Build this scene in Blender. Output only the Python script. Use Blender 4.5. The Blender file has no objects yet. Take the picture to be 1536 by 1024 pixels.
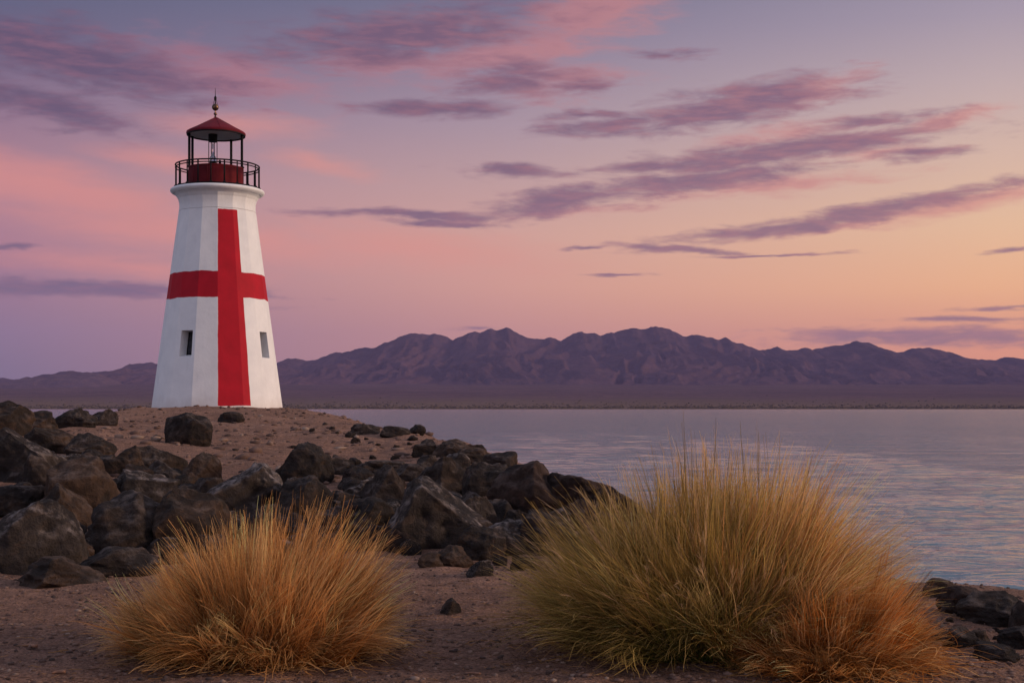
import bpy, math, random
import numpy as np
from mathutils import Vector

# ------------------------------------------------------------------ camera, sky, sun, exposure
scene = bpy.context.scene
COL = scene.collection
R = math.radians
EYE = 1.5
FPX = 2000.0                      # focal length in pixels of a 1536 px wide frame
RISE = 100.0                       # the lens is shifted up so the tower stays plumb

cam_data = bpy.data.cameras.new('camera')
cam_data.sensor_width = 36
cam_data.lens = FPX / 1536 * 36
cam_data.clip_start = 0.05
cam_data.clip_end = 60000
cam = bpy.data.objects.new('camera', cam_data)
COL.objects.link(cam)
cam.location = (0, 0, EYE)
cam.rotation_euler = (R(90), 0, 0)
cam_data.shift_y = RISE / 1536
scene.camera = cam

scene.view_settings.view_transform = 'Standard'
scene.view_settings.look = 'None'
scene.view_settings.exposure = 0.0
scene.view_settings.gamma = 1.0
cy = scene.cycles
cy.use_denoising = True
cy.max_bounces = 6
cy.diffuse_bounces = 3
cy.glossy_bounces = 3
cy.transmission_bounces = 4
cy.transparent_max_bounces = 6
cy.volume_bounces = 0
cy.sample_clamp_indirect = 4.0

SUN_AZ, SUN_EL = 97.0, 15.0       # clockwise from the view direction, degrees
sd = bpy.data.lights.new('sun', 'SUN')
sd.energy = 2.4
sd.angle = R(11)
sd.color = (1.0, 0.72, 0.53)
sun = bpy.data.objects.new('sun', sd)
COL.objects.link(sun)
tosun = Vector((math.sin(R(SUN_AZ)) * math.cos(R(SUN_EL)), math.cos(R(SUN_AZ)) * math.cos(R(SUN_EL)), math.sin(R(SUN_EL))))
sun.rotation_euler = tosun.to_track_quat('Z', 'Y').to_euler()
sun.location = (40, -5, 30)


def ray(px, py):
    """direction of the sight line through a pixel of the 1536x1024 photograph"""
    return np.array([(px - 768) / FPX, 1.0, (512 + RISE - py) / FPX])


def azel(px, py):
    d = ray(px, py)
    return math.degrees(math.atan2(d[0], d[1])), math.degrees(math.atan2(d[2], math.hypot(d[0], d[1])))


def s2l(c):
    return tuple((v / 255 / 12.92) if v / 255 <= 0.04045 else ((v / 255 + 0.055) / 1.055) ** 2.4 for v in c)


class NT:
    """small helper to write node trees"""
    def __init__(self, tree):
        self.t = tree
        tree.nodes.clear()

    def n(self, kind, **kw):
        nd = self.t.nodes.new(kind)
        for k, v in kw.items():
            setattr(nd, k, v)
        return nd

    def l(self, a, b):
        self.t.links.new(a, b)

    def put(self, sock, v):
        if hasattr(v, 'is_linked') or hasattr(v, 'links'):
            self.l(v, sock)
        else:
            sock.default_value = v

    def m(self, op, a, b=None, c=None, clamp=False):
        nd = self.n('ShaderNodeMath', operation=op, use_clamp=clamp)
        for i, v in enumerate((a, b, c)):
            if v is not None:
                self.put(nd.inputs[i], v)
        return nd.outputs[0]

    def vm(self, op, a, b=None, out=0):
        nd = self.n('ShaderNodeVectorMath', operation=op)
        self.put(nd.inputs[0], a)
        if b is not None:
            self.put(nd.inputs[1], b)
        return nd.outputs['Value'] if out else nd.outputs[0]

    def mapr(self, v, a, b, c=0.0, d=1.0, smooth=False):
        nd = self.n('ShaderNodeMapRange')
        nd.interpolation_type = 'SMOOTHSTEP' if smooth else 'LINEAR'
        for i, x in enumerate((v, a, b, c, d)):
            self.put(nd.inputs[i], x)
        return nd.outputs[0]

    def mix(self, f, a, b, blend='MIX'):
        nd = self.n('ShaderNodeMix', data_type='RGBA', blend_type=blend)
        self.put(nd.inputs[0], f)
        self.put(nd.inputs[6], a if not isinstance(a, tuple) else (*a[:3], 1))
        self.put(nd.inputs[7], b if not isinstance(b, tuple) else (*b[:3], 1))
        return nd.outputs[2]

    def noise(self, vec, scale, detail=4, rough=0.55, dist=0.0, color=False):
        nd = self.n('ShaderNodeTexNoise')
        self.put(nd.inputs['Vector'], vec)
        nd.inputs['Scale'].default_value = scale
        nd.inputs['Detail'].default_value = detail
        nd.inputs['Roughness'].default_value = rough
        nd.inputs['Distortion'].default_value = dist
        return nd.outputs['Color' if color else 'Fac']

    def ramp(self, v, stops, interp='LINEAR'):
        nd = self.n('ShaderNodeValToRGB')
        cr = nd.color_ramp
        cr.interpolation = interp
        while len(cr.elements) > 1:
            cr.elements.remove(cr.elements[-1])
        for i, (p, c) in enumerate(stops):
            e = cr.elements[0] if i == 0 else cr.elements.new(p)
            e.position = p
            e.color = (*c[:3], 1)
        self.put(nd.inputs[0], v)
        return nd.outputs[0]

    def comb(self, x, y, z):
        nd = self.n('ShaderNodeCombineXYZ')
        for i, v in enumerate((x, y, z)):
            self.put(nd.inputs[i], v)
        return nd.outputs[0]


def build_world():
    w = bpy.data.worlds.new('World')
    scene.world = w
    w.use_nodes = True
    T = NT(w.node_tree)
    tc = T.n('ShaderNodeTexCoord')
    sep = T.n('ShaderNodeSeparateXYZ')
    T.l(tc.outputs['Generated'], sep.inputs[0])
    az = T.m('MULTIPLY', T.m('ARCTAN2', sep.outputs[0], sep.outputs[1]), 180 / math.pi)
    el = T.m('MULTIPLY', T.m('ARCSINE', sep.outputs[2]), 180 / math.pi)

    fac = T.m('DIVIDE', T.m('ADD', el, 2.0), 92.0, clamp=True)

    def fe(py):
        return (azel(768, py)[1] + 2) / 92

    def column(stops, upper):
        st = [(0.0, s2l(stops[0][1]))] + [(fe(py), s2l(c)) for py, c in stops]
        st += [((e + 2) / 92, c) for e, c in upper]
        return T.ramp(fac, st, 'LINEAR')

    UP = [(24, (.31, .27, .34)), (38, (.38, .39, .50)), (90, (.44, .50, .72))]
    left = column([(612, (124, 108, 136)), (560, (126, 106, 132)), (500, (142, 112, 138)), (440, (158, 116, 138)),
                   (380, (174, 122, 138)), (290, (176, 128, 140)), (190, (144, 114, 136)), (100, (106, 96, 124)), (0, (88, 92, 120))], UP)
    mid = column([(612, (198, 134, 130)), (500, (206, 144, 134)), (430, (218, 157, 140)), (350, (214, 163, 149)),
                  (270, (194, 157, 155)), (190, (172, 147, 158)), (100, (148, 131, 150)), (0, (118, 113, 138))], UP)
    right = column([(612, (236, 142, 104)), (510, (238, 158, 118)), (440, (246, 182, 132)), (350, (236, 190, 151)),
                    (250, (218, 183, 164)), (150, (195, 171, 170)), (50, (166, 151, 166)), (0, (156, 144, 161))], UP)
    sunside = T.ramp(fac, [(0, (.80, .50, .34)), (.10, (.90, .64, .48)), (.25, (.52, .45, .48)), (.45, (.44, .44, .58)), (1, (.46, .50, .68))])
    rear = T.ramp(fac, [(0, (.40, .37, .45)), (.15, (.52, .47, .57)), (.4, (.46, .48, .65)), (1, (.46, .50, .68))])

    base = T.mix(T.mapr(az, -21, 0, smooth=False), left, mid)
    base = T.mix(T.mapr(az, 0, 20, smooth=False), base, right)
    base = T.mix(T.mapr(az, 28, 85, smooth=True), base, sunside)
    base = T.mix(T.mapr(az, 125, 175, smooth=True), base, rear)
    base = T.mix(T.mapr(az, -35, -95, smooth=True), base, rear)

    # ---- clouds, each an irregular bank at its own place in the sky
    P = T.comb(az, el, 0.0)
    st = T.vm('MULTIPLY', P, (0.22, 0.85, 1.0))
    wn = T.noise(st, 0.9, 4, 0.6, color=True)
    warp = T.vm('MULTIPLY', T.vm('SUBTRACT', wn, (0.5, 0.5, 0.5)), (3.2, .9, 0.0))
    PW = T.vm('ADD', P, warp)
    fine = T.noise(T.vm('MULTIPLY', P, (0.30, 1.25, 1.0)), 1.35, 8, 0.62, 0.3)
    fine2 = T.noise(T.vm('MULTIPLY', T.vm('ADD', P, (31.0, 7.0, 0.0)), (0.55, 3.2, 1.0)), 1.1, 7, 0.6, 0.2)

    def banks(lst):
        acc = None
        for (cx, cyy, rx, ry, tilt, *s) in lst:
            a, e = azel(cx, cyy)
            k = math.degrees(1 / FPX)
            mp = T.n('ShaderNodeMapping', vector_type='TEXTURE')
            mp.inputs['Location'].default_value = (a, e, 0)
            mp.inputs['Rotation'].default_value = (0, 0, R(-tilt))
            mp.inputs['Scale'].default_value = (rx * k, ry * k * 1.05, 1)
            T.l(PW, mp.inputs['Vector'])
            v = T.m('SUBTRACT', s[0] if s else 1.0, T.vm('LENGTH', mp.outputs[0], out=1))
            acc = v if acc is None else T.m('SMOOTH_MAX', acc, v, 0.25)
        return acc

    glow = banks([(90, 285, 300, 40, 13, 1.15), (290, 352, 330, 34, 6, 1.1), (620, 372, 300, 42, 6, .95), (350, 190, 170, 30, 2, .85),
                  (480, 245, 130, 22, 10, .8), (250, 240, 150, 26, 6, .8), (200, 400, 300, 22, 2, .8)])
    pink = banks([(880, 22, 130, 34, -14, 1.2), (760, 80, 190, 34, -8, 1.1), (560, 92, 150, 22, 0, 1.0), (1225, 138, 90, 20, -16, 1.1),
                  (1410, 184, 90, 10, -10, 1.1), (1150, 278, 190, 13, -4, 1.1), (1460, 303, 130, 12, -9, 1.25), (1270, 337, 150, 8, -6, .9),
                  (330, 110, 190, 44, 8, 1.0), (1290, 205, 120, 12, -3, .8), (870, 318, 120, 12, -5, .8), (1120, 284, 70, 10, 0, .9),
                  (830, 120, 140, 36, 0, .9), (1180, 200, 150, 16, -5, .9), (1330, 232, 120, 10, -2, .9)])
    mauve = banks([(115, 88, 220, 44, 9, 1.15), (70, 160, 150, 26, 12, 1.0), (600, 52, 240, 40, -7, 1.1), (770, 118, 130, 30, 0, .9),
                   (650, 163, 120, 15, -1, 1.1), (870, 132, 100, 18, 0, .8), (1000, 82, 70, 12, 0, .85),
                   (1110, 158, 170, 28, -8, 1.2), (920, 191, 130, 15, -3, 1.1), (880, 174, 70, 10, 0, 1.0), (1310, 184, 130, 13, -3, 1.0),
                   (1160, 230, 240, 20, -5, 1.25), (1385, 230, 75, 9, -2, 1.1), (1060, 268, 170, 18, -5, 1.2), (990, 248, 140, 11, -3, 1.0),
                   (780, 255, 120, 13, 2, .95), (850, 302, 140, 20, -9, 1.2), (610, 321, 190, 8, 1, 1.1), (660, 334, 110, 6, 1, 1.0),
                   (1280, 322, 260, 13, -8, 1.25), (1370, 306, 120, 7, -6, 1.0), (1180, 345, 110, 8, -5, .8),
                   (1015, 375, 100, 5, 2, 1.1), (1160, 382, 130, 3, 0, .9), (885, 373, 50, 3, 0, .8), (928, 410, 55, 3, 0, 1.1), (1515, 376, 40, 3, -2, 1.0),
                   (110, 430, 200, 12, 1, 1.25), (300, 438, 190, 5, 2, 1.0), (20, 373, 45, 4, 0, 1.0), (350, 456, 130, 4, 0, .8),
                   (1440, 479, 130, 6, 1, 1.0), (1400, 506, 260, 15, 0, 1.1), (1515, 462, 60, 4, 0, 1.0), (720, 494, 50, 7, 0, .8)])

    n1 = T.m('MULTIPLY', T.m('SUBTRACT', fine, 0.5), 2.2)
    n2 = T.m('MULTIPLY', T.m('SUBTRACT', fine2, 0.5), .9)
    nn = T.m('ADD', n1, n2)
    a_glow = T.mapr(T.m('ADD', glow, T.m('MULTIPLY', nn, .35)), -0.25, 1.1, 0, .80, smooth=True)
    a_pink = T.mapr(T.m('ADD', pink, nn), -0.25, 0.95, 0, .72, smooth=True)
    a_mauve = T.mapr(T.m('ADD', mauve, nn), -0.20, 0.88, 0, .95, smooth=True)

    warmth = T.mapr(az, -18, 20)
    c_glow = T.mix(warmth, s2l((217, 139, 132)), s2l((230, 163, 140)))
    c_pink = T.mix(warmth, s2l((168, 108, 124)), s2l((214, 140, 130)))
    lowness = T.mapr(el, 3, 13)
    c_mauve = T.mix(lowness, T.mix(warmth, s2l((124, 98, 126)), s2l((154, 111, 120))), T.mix(warmth, s2l((98, 77, 104)), s2l((138, 101, 121))))
    c_mauve = T.mix(T.mapr(fine2, .42, .68), c_mauve, T.mix(.35, c_mauve, c_pink))
    front = T.mapr(T.m('ABSOLUTE', az), 120, 60)
    sky = T.mix(T.m('MULTIPLY', a_glow, front), base, c_glow)
    sky = T.mix(T.m('MULTIPLY', a_pink, front), sky, c_pink)
    sky = T.mix(T.m('MULTIPLY', a_mauve, front), sky, c_mauve)

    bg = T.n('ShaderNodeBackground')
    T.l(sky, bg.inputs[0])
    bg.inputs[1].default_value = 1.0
    # the physical twilight sky underneath
    ns = T.n('ShaderNodeTexSky', sky_type='NISHITA')
    ns.sun_disc = False
    ns.sun_elevation = R(SUN_EL)
    ns.sun_rotation = R(SUN_AZ)
    ns.altitude = 0
    bg2 = T.n('ShaderNodeBackground')
    T.l(ns.outputs[0], bg2.inputs[0])
    bg2.inputs[1].default_value = 0.006
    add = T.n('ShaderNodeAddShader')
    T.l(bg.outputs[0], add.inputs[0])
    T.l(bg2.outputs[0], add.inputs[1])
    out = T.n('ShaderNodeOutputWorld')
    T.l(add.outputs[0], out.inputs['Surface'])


build_world()

# ------------------------------------------------------------------ object helpers


def tag(o, label=None, cat=None, group=None, kind=None):
    for k, v in (('label', label), ('category', cat), ('group', group), ('kind', kind)):
        if v:
            o[k] = v
    return o


def empty(name, loc=(0, 0, 0), rz=0.0):
    o = bpy.data.objects.new(name, None)
    o.location = loc
    o.rotation_euler = (0, 0, rz)
    o.empty_display_size = 0.3
    COL.objects.link(o)
    return o


def mesh_obj(name, verts, faces, mat, parent=None, smooth=True, mats=None):
    me = bpy.data.meshes.new(name)
    if isinstance(verts, np.ndarray) and isinstance(faces, np.ndarray):
        nv, nf, k = len(verts), len(faces), faces.shape[1]
        me.vertices.add(nv)
        me.vertices.foreach_set('co', verts.astype(np.float32).ravel())
        me.loops.add(nf * k)
        me.loops.foreach_set('vertex_index', faces.astype(np.int32).ravel())
        me.polygons.add(nf)
        me.polygons.foreach_set('loop_start', np.arange(0, nf * k, k, dtype=np.int32))
        me.polygons.foreach_set('loop_total', np.full(nf, k, dtype=np.int32))
        me.update(calc_edges=True)
        me.validate()
    else:
        me.from_pydata([tuple(v) for v in verts], [], [tuple(f) for f in faces])
        me.update()
    me.polygons.foreach_set('use_smooth', np.full(len(me.polygons), smooth, dtype=bool))
    if mat:
        me.materials.append(mat)
    o = bpy.data.objects.new(name, me)
    COL.objects.link(o)
    if parent:
        o.parent = parent
    return o


class MB:
    """collects simple solids into one mesh"""
    def __init__(self):
        self.v, self.f = [], []

    def add(self, vs, fs):
        b = len(self.v)
        self.v += [tuple(x) for x in vs]
        self.f += [tuple(i + b for i in f) for f in fs]

    def lathe(self, prof, n=32, c=(0, 0, 0), cap0=True, cap1=True):
        vs, fs = [], []
        for r, z in prof:
            for i in range(n):
                a = 2 * math.pi * i / n
                vs.append((c[0] + r * math.cos(a), c[1] + r * math.sin(a), c[2] + z))
        for k in range(len(prof) - 1):
            for i in range(n):
                j = (i + 1) % n
                fs.append((k * n + i, k * n + j, (k + 1) * n + j, (k + 1) * n + i))
        if cap0:
            fs.append(tuple(reversed(range(n))))
        if cap1:
            fs.append(tuple((len(prof) - 1) * n + i for i in range(n)))
        self.add(vs, fs)

    def tube(self, pts, r, n=8, closed=False):
        pts = [Vector(p) for p in pts]
        rr = r if isinstance(r, (list, tuple)) else [r] * len(pts)
        vs, fs = [], []
        m = len(pts)
        for i, p in enumerate(pts):
            a = pts[(i - 1) % m] if (closed or i > 0) else p
            b = pts[(i + 1) % m] if (closed or i < m - 1) else p
            t = (b - a).normalized()
            ref = Vector((0, 0, 1)) if abs(t.z) < 0.9 else Vector((1, 0, 0))
            u = t.cross(ref).normalized()
            w = t.cross(u)
            for k in range(n):
                q = 2 * math.pi * k / n
                vs.append(p + (u * math.cos(q) + w * math.sin(q)) * rr[i])
        for i in range(m if closed else m - 1):
            j = (i + 1) % m
            for k in range(n):
                l = (k + 1) % n
                fs.append((i * n + k, i * n + l, j * n + l, j * n + k))
        if not closed:
            fs.append(tuple(reversed(range(n))))
            fs.append(tuple((m - 1) * n + k for k in range(n)))
        self.add(vs, fs)

    def box(self, x0, x1, y0, y1, z0, z1):
        self.add([(x0, y0, z0), (x1, y0, z0), (x1, y1, z0), (x0, y1, z0), (x0, y0, z1), (x1, y0, z1), (x1, y1, z1), (x0, y1, z1)],
                 [(3, 2, 1, 0), (4, 5, 6, 7), (0, 1, 5, 4), (1, 2, 6, 5), (2, 3, 7, 6), (3, 0, 4, 7)])

    def build(self, name, mat, parent=None, smooth=True, sharp=None):
        o = mesh_obj(name, self.v, self.f, mat, parent, smooth)
        if smooth and sharp:
            o.data.set_sharp_from_angle(angle=R(sharp))
        return o


def new_mat(name):
    m = bpy.data.materials.new(name)
    m.use_nodes = True
    return m, NT(m.node_tree)


def finish(T, color, rough=0.8, bump=None, dist=0.02, strength=1.0, spec=0.3, metal=0.0, normal=None):
    p = T.n('ShaderNodeBsdfPrincipled')
    T.put(p.inputs['Base Color'], color if not isinstance(color, tuple) else (*color[:3], 1))
    T.put(p.inputs['Roughness'], rough)
    p.inputs['Specular IOR Level'].default_value = spec
    p.inputs['Metallic'].default_value = metal
    if bump is not None:
        b = T.n('ShaderNodeBump')
        b.inputs['Strength'].default_value = strength
        b.inputs['Distance'].default_value = dist
        T.l(bump, b.inputs['Height'])
        if normal is not None:
            T.l(normal, b.inputs['Normal'])
        T.l(b.outputs[0], p.inputs['Normal'])
    o = T.n('ShaderNodeOutputMaterial')
    T.l(p.outputs[0], o.inputs['Surface'])
    return p


# ---- numpy lattice noise
def _hash(ix, iy, iz, seed):
    h = (ix.astype(np.int64) * 374761393 + iy.astype(np.int64) * 668265263 + iz.astype(np.int64) * 2147483647 + seed * 974634777) & 0xffffffff
    h = ((h ^ (h >> 13)) * 1274126177) & 0xffffffff
    h = ((h ^ (h >> 16)) * 2246822519) & 0xffffffff
    return ((h ^ (h >> 15)) & 0xffffff) / float(0xffffff)


def vnoise(x, y, z=0.0, seed=0):
    x, y, z = np.broadcast_arrays(np.asarray(x, float), np.asarray(y, float), np.asarray(z, float))
    ix, iy, iz = np.floor(x), np.floor(y), np.floor(z)
    fx, fy, fz = x - ix, y - iy, z - iz
    fx, fy, fz = (f * f * f * (f * (f * 6 - 15) + 10) for f in (fx, fy, fz))
    r = 0
    for dx in (0, 1):
        for dy in (0, 1):
            for dz in (0, 1):
                w = (fx if dx else 1 - fx) * (fy if dy else 1 - fy) * (fz if dz else 1 - fz)
                r = r + w * _hash(ix + dx, iy + dy, iz + dz, seed)
    return r * 2 - 1


def fbm(x, y, z=0.0, seed=0, octv=4, gain=0.5, lac=2.03):
    a, s, r = 1.0, 1.0, 0
    for k in range(octv):
        r = r + a * vnoise(np.asarray(x) * s + 17.3 * k, np.asarray(y) * s - 9.1 * k, np.asarray(z) * s, seed + k)
        a *= gain
        s *= lac
    return r


def sstep(v, a, b):
    t = np.clip((v - a) / (b - a), 0, 1)
    return t * t * (3 - 2 * t)


# ------------------------------------------------------------------ ground
WATER_Z = -0.35
LX, LY = (326.5 - 768) / FPX * 60, 60.0            # lighthouse
SHORE = np.array([(60, 10.2), (9, 10.7), (5.6, 11.15), (4.2, 12.0), (3.1, 14), (2.4, 16), (1.9, 18.5), (1.5, 21), (1.1, 24), (.8, 27.5), (.4, 32), (-.3, 38), (-1.4, 46),
                  (-3.2, 57), (-8, 67), (-14, 71), (-19, 68), (-21, 60), (-20.5, 52), (-19.5, 46), (-22, 41), (-34, 38), (-70, 36), (-70, -60), (60, -60)], float)


def shore_dist(x, y):
    """signed distance to the shore line, positive on land"""
    x, y = np.asarray(x, float), np.asarray(y, float)
    best = np.full(x.shape, 1e9)
    inside = np.zeros(x.shape, bool)
    n = len(SHORE)
    for i in range(n):
        ax, ay = SHORE[i]
        bx, by = SHORE[(i + 1) % n]
        dx, dy = bx - ax, by - ay
        t = np.clip(((x - ax) * dx + (y - ay) * dy) / (dx * dx + dy * dy), 0, 1)
        best = np.minimum(best, np.hypot(x - ax - t * dx, y - ay - t * dy))
        c = ((ay > y) != (by > y))
        with np.errstate(divide='ignore', invalid='ignore'):
            xi = (bx - ax) * (y - ay) / (by - ay + 1e-12) + ax
        inside ^= c & (x < xi)
    return np.where(inside, best, -best)


def land(x, y):
    x, y = np.asarray(x, float), np.asarray(y, float)
    zm = 1.44 * np.clip((y - 13) / 42.0, 0, 1) ** 0.9
    zm = np.where(y > 55, 1.44 + 0.06 * sstep(y, 55, 60), zm)
    # rocky rise on the left and a slight crown round the tower
    zm = zm + 0.55 * np.exp(-(((x + 10.5) / 4.0) ** 2 + ((y - 25) / 7.0) ** 2))
    zm = zm + 0.10 * np.exp(-(((x - LX - .6) / 2.4) ** 2 + ((y - 56) / 2.5) ** 2))
    zm = zm + fbm(x * .22, y * .22, seed=3, octv=3) * 0.10 * sstep(y, 14, 24) * (1 - .7 * sstep(y, 48, 56))
    zm = zm + fbm(x * .9, y * .9, seed=6, octv=4, gain=.6) * 0.050 * sstep(y, 20, 30)
    zm = zm + fbm(x * .8, y * .8, seed=5, octv=3) * 0.022 + fbm(x * 3, y * 3, seed=8, octv=3) * 0.016
    # it falls off gently on both sides of the tower
    zm = zm - (.30 * sstep(x - LX, 2.6, 9.0) + .22 * sstep(LX - x, 2.8, 7.5)) * sstep(y, 32, 50)
    s = shore_dist(x, y) + fbm(x * .5, y * .5, seed=12, octv=2) * 0.35
    W = 1.0 + 4.2 * sstep(y, 18, 55)
    k = sstep(s, -1.8, W)
    return -1.1 + (zm + 1.1) * k - 2.2 * sstep(-s, 2, 12)


def hit(px, py):
    d = ray(px, py)
    t = np.geomspace(4, 90, 1600)
    z = EYE + d[2] * t
    h = np.maximum(land(d[0] * t, d[1] * t), WATER_Z)
    i = np.argmax(z < h)
    if not (z < h).any():
        return None
    t = t[i]
    return np.array([d[0] * t, d[1] * t, h[i]])


def axis_steps(segs):
    out = []
    for a, b, step in segs:
        out.append(np.arange(a, b, step))
    out.append(np.array([segs[-1][1]]))
    return np.concatenate(out)


def grid_faces(nx, ny):
    i = np.arange(ny - 1)[:, None] * nx + np.arange(nx - 1)[None, :]
    i = i.ravel()
    return np.stack([i, i + 1, i + nx + 1, i + nx], 1)


def soil_material():
    m, T = new_mat('gravelly_soil')
    g = T.n('ShaderNodeNewGeometry')
    p = g.outputs['Position']
    big = T.noise(p, 0.55, 4, .6)
    med = T.noise(p, 5.0, 6, .68)
    fin = T.noise(p, 42.0, 6, .72)
    vor = T.n('ShaderNodeTexVoronoi', feature='F1')
    T.l(p, vor.inputs['Vector'])
    vor.inputs['Scale'].default_value = 38
    vor2 = T.n('ShaderNodeTexVoronoi', feature='F1')
    T.l(p, vor2.inputs['Vector'])
    vor2.inputs['Scale'].default_value = 11
    c = T.mix(T.mapr(big, .35, .65), (.34, .187, .128), (.50, .285, .198))
    c = T.mix(T.mapr(med, .40, .60), T.mix(.42, c, (.070, .040, .034)), c)
    c = T.mix(T.mapr(fin, .42, .58), T.mix(.55, c, (.060, .036, .030)), c)
    c = T.mix(T.mapr(fin, .58, .70), c, T.mix(.5, c, (.52, .36, .28)))
    sepc = T.n('ShaderNodeSeparateColor')
    T.l(vor.outputs['Color'], sepc.inputs[0])
    chip = T.m('MULTIPLY', T.mapr(sepc.outputs[0], .80, .86), T.mapr(vor.outputs['Distance'], .42, .28))
    c = T.mix(T.m('MULTIPLY', chip, .75), c, T.mix(sepc.outputs[1], (.09, .055, .045), (.42, .29, .22)))
    # wet soil along the water's edge
    spz = T.n('ShaderNodeSeparateXYZ')
    T.l(p, spz.inputs[0])
    wet = T.mapr(T.m('ADD', spz.outputs[2], T.m('MULTIPLY', T.m('SUBTRACT', med, .5), .12)), -.20, -.30)
    c = T.mix(T.m('MULTIPLY', wet, .72), c, (.03, .02, .018))
    h = T.m('ADD', T.m('MULTIPLY', fin, .8), T.m('ADD', T.m('MULTIPLY', med, 1.8), T.m('MULTIPLY', T.mapr(vor.outputs['Distance'], 0, .5, .45, 0), 1)))
    h = T.m('ADD', h, T.m('MULTIPLY', T.mapr(vor2.outputs['Distance'], 0, .5, .5, 0), 1))
    finish(T, c, T.mapr(wet, 0, 1, .95, .4), h, .07, 1.0, .1)
    return m


M_SOIL = soil_material()


def build_ground():
    xs = axis_steps([(-9000, -800, 1640), (-800, -80, 60), (-80, -30, 2.5), (-30, -9, .3), (-9, 6.5, .06), (6.5, 20, .3), (20, 80, 3), (80, 800, 60), (800, 9000, 1640)])
    ys = axis_steps([(-9000, -300, 1740), (-300, -20, 20), (-20, 5.5, 1.0), (5.5, 18, .05), (18, 34, .11), (34, 76, .3), (76, 120, 3), (120, 600, 60), (600, 2600, 250)])
    X, Y = np.meshgrid(xs, ys)
    Z = land(X, Y)
    v = np.stack([X.ravel(), Y.ravel(), Z.ravel()], 1)
    o = mesh_obj('ground', v, grid_faces(len(xs), len(ys)), M_SOIL)
    tag(o, 'brown gravelly soil rising to a low mound', kind='structure')
    del o['label']


build_ground()


def water_material():
    m, T = new_mat('lake_water')
    g = T.n('ShaderNodeNewGeometry')
    p = g.outputs['Position']
    st = T.vm('MULTIPLY', p, (0.5, 1.0, 1.0))
    big = T.noise(T.vm('MULTIPLY', p, (0.25, .9, 1)), 0.10, 3, .5)
    w2 = T.noise(T.vm('ADD', st, (13.0, 5.0, 0.0)), 2.2, 4, .6, .3)
    w3 = T.noise(T.vm('MULTIPLY', p, (.22, 1.0, 1.0)), .45, 3, .55, .3)
    h = T.m('ADD', T.m('MULTIPLY', w2, .55), T.m('MULTIPLY', w3, .35))
    w4 = T.noise(T.vm('MULTIPLY', p, (.06, .40, 1.0)), 1.0, 6, .68, .5)
    h = T.m('ADD', h, T.m('MULTIPLY', w4, 2.6))
    h = T.m('MULTIPLY', h, T.mapr(big, .3, .7, .8, 1.2))
    pr = finish(T, (.095, .150, .180), .09, h, .17, 1.0, .5)
    pr.inputs['IOR'].default_value = 1.45
    return m


def build_water():
    xs = axis_steps([(-9000, -600, 1400), (-600, -40, 40), (-40, -2, 1.0), (-2, 14, .085), (14, 34, .5), (34, 600, 40), (600, 9000, 1400)])
    ys = [-9000., -300., -20., 8.0]
    while ys[-1] < 110:
        ys.append(ys[-1] * 1.0045)
    ys = np.concatenate([ys, np.geomspace(130, 3200, 20)])
    X, Y = np.meshgrid(xs, ys)
    rng = np.random.default_rng(4)
    gap = np.maximum(np.gradient(ys)[:, None], np.gradient(xs)[None, :])
    Z = np.full(X.shape, WATER_Z)
    warpx = X + .35 * vnoise(X * .5, Y * .5, seed=31)
    warpy = Y + .35 * vnoise(X * .5 + 9, Y * .5, seed=32)
    gust = .8 + .25 * (vnoise(X * .05, Y * .16, seed=33) + .5 * vnoise(X * .2, Y * .45, seed=34))
    for k in range(54):
        lam = .28 * (2.4 / .28) ** rng.random()
        th = rng.normal(-math.pi / 2, .55)
        kx, ky = 2 * math.pi / lam * math.cos(th), 2 * math.pi / lam * math.sin(th)
        a = .0030 * lam ** .85
        fade = np.clip((lam / gap - 3) / 3, 0, 1)
        ph = kx * warpx + ky * warpy + rng.uniform(0, 6.28)
        Z = Z + a * fade * gust * (np.sin(ph) + .25 * np.cos(2 * ph))
    v = np.stack([X.ravel(), Y.ravel(), Z.ravel()], 1)
    o = mesh_obj('water', v, grid_faces(len(xs), len(ys)), water_material())
    tag(o, kind='structure')


build_water()

# ------------------------------------------------------------------ far shore, hills and mountains


def range_material(name, ca, cb, cc):
    m, T = new_mat(name)
    g = T.n('ShaderNodeNewGeometry')
    p = g.outputs['Position']
    n1 = T.noise(p, .0035, 6, .6)
    n2 = T.noise(T.vm('MULTIPLY', p, (1, 1, 2.5)), .016, 6, .65)
    c = T.mix(T.mapr(n1, .35, .65), ca, cb)
    c = T.mix(T.mapr(n2, .5, .75), c, cc)
    finish(T, c, 1.0, n2, 30.0, 0.6, .0)
    return m


M_RANGE = range_material('bare_mountain_rock', (.060, .037, .046), (.086, .047, .052), (.125, .067, .066))
M_HILL = range_material('bare_hill_rock', (.075, .048, .062), (.105, .064, .072), (.14, .085, .085))

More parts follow.
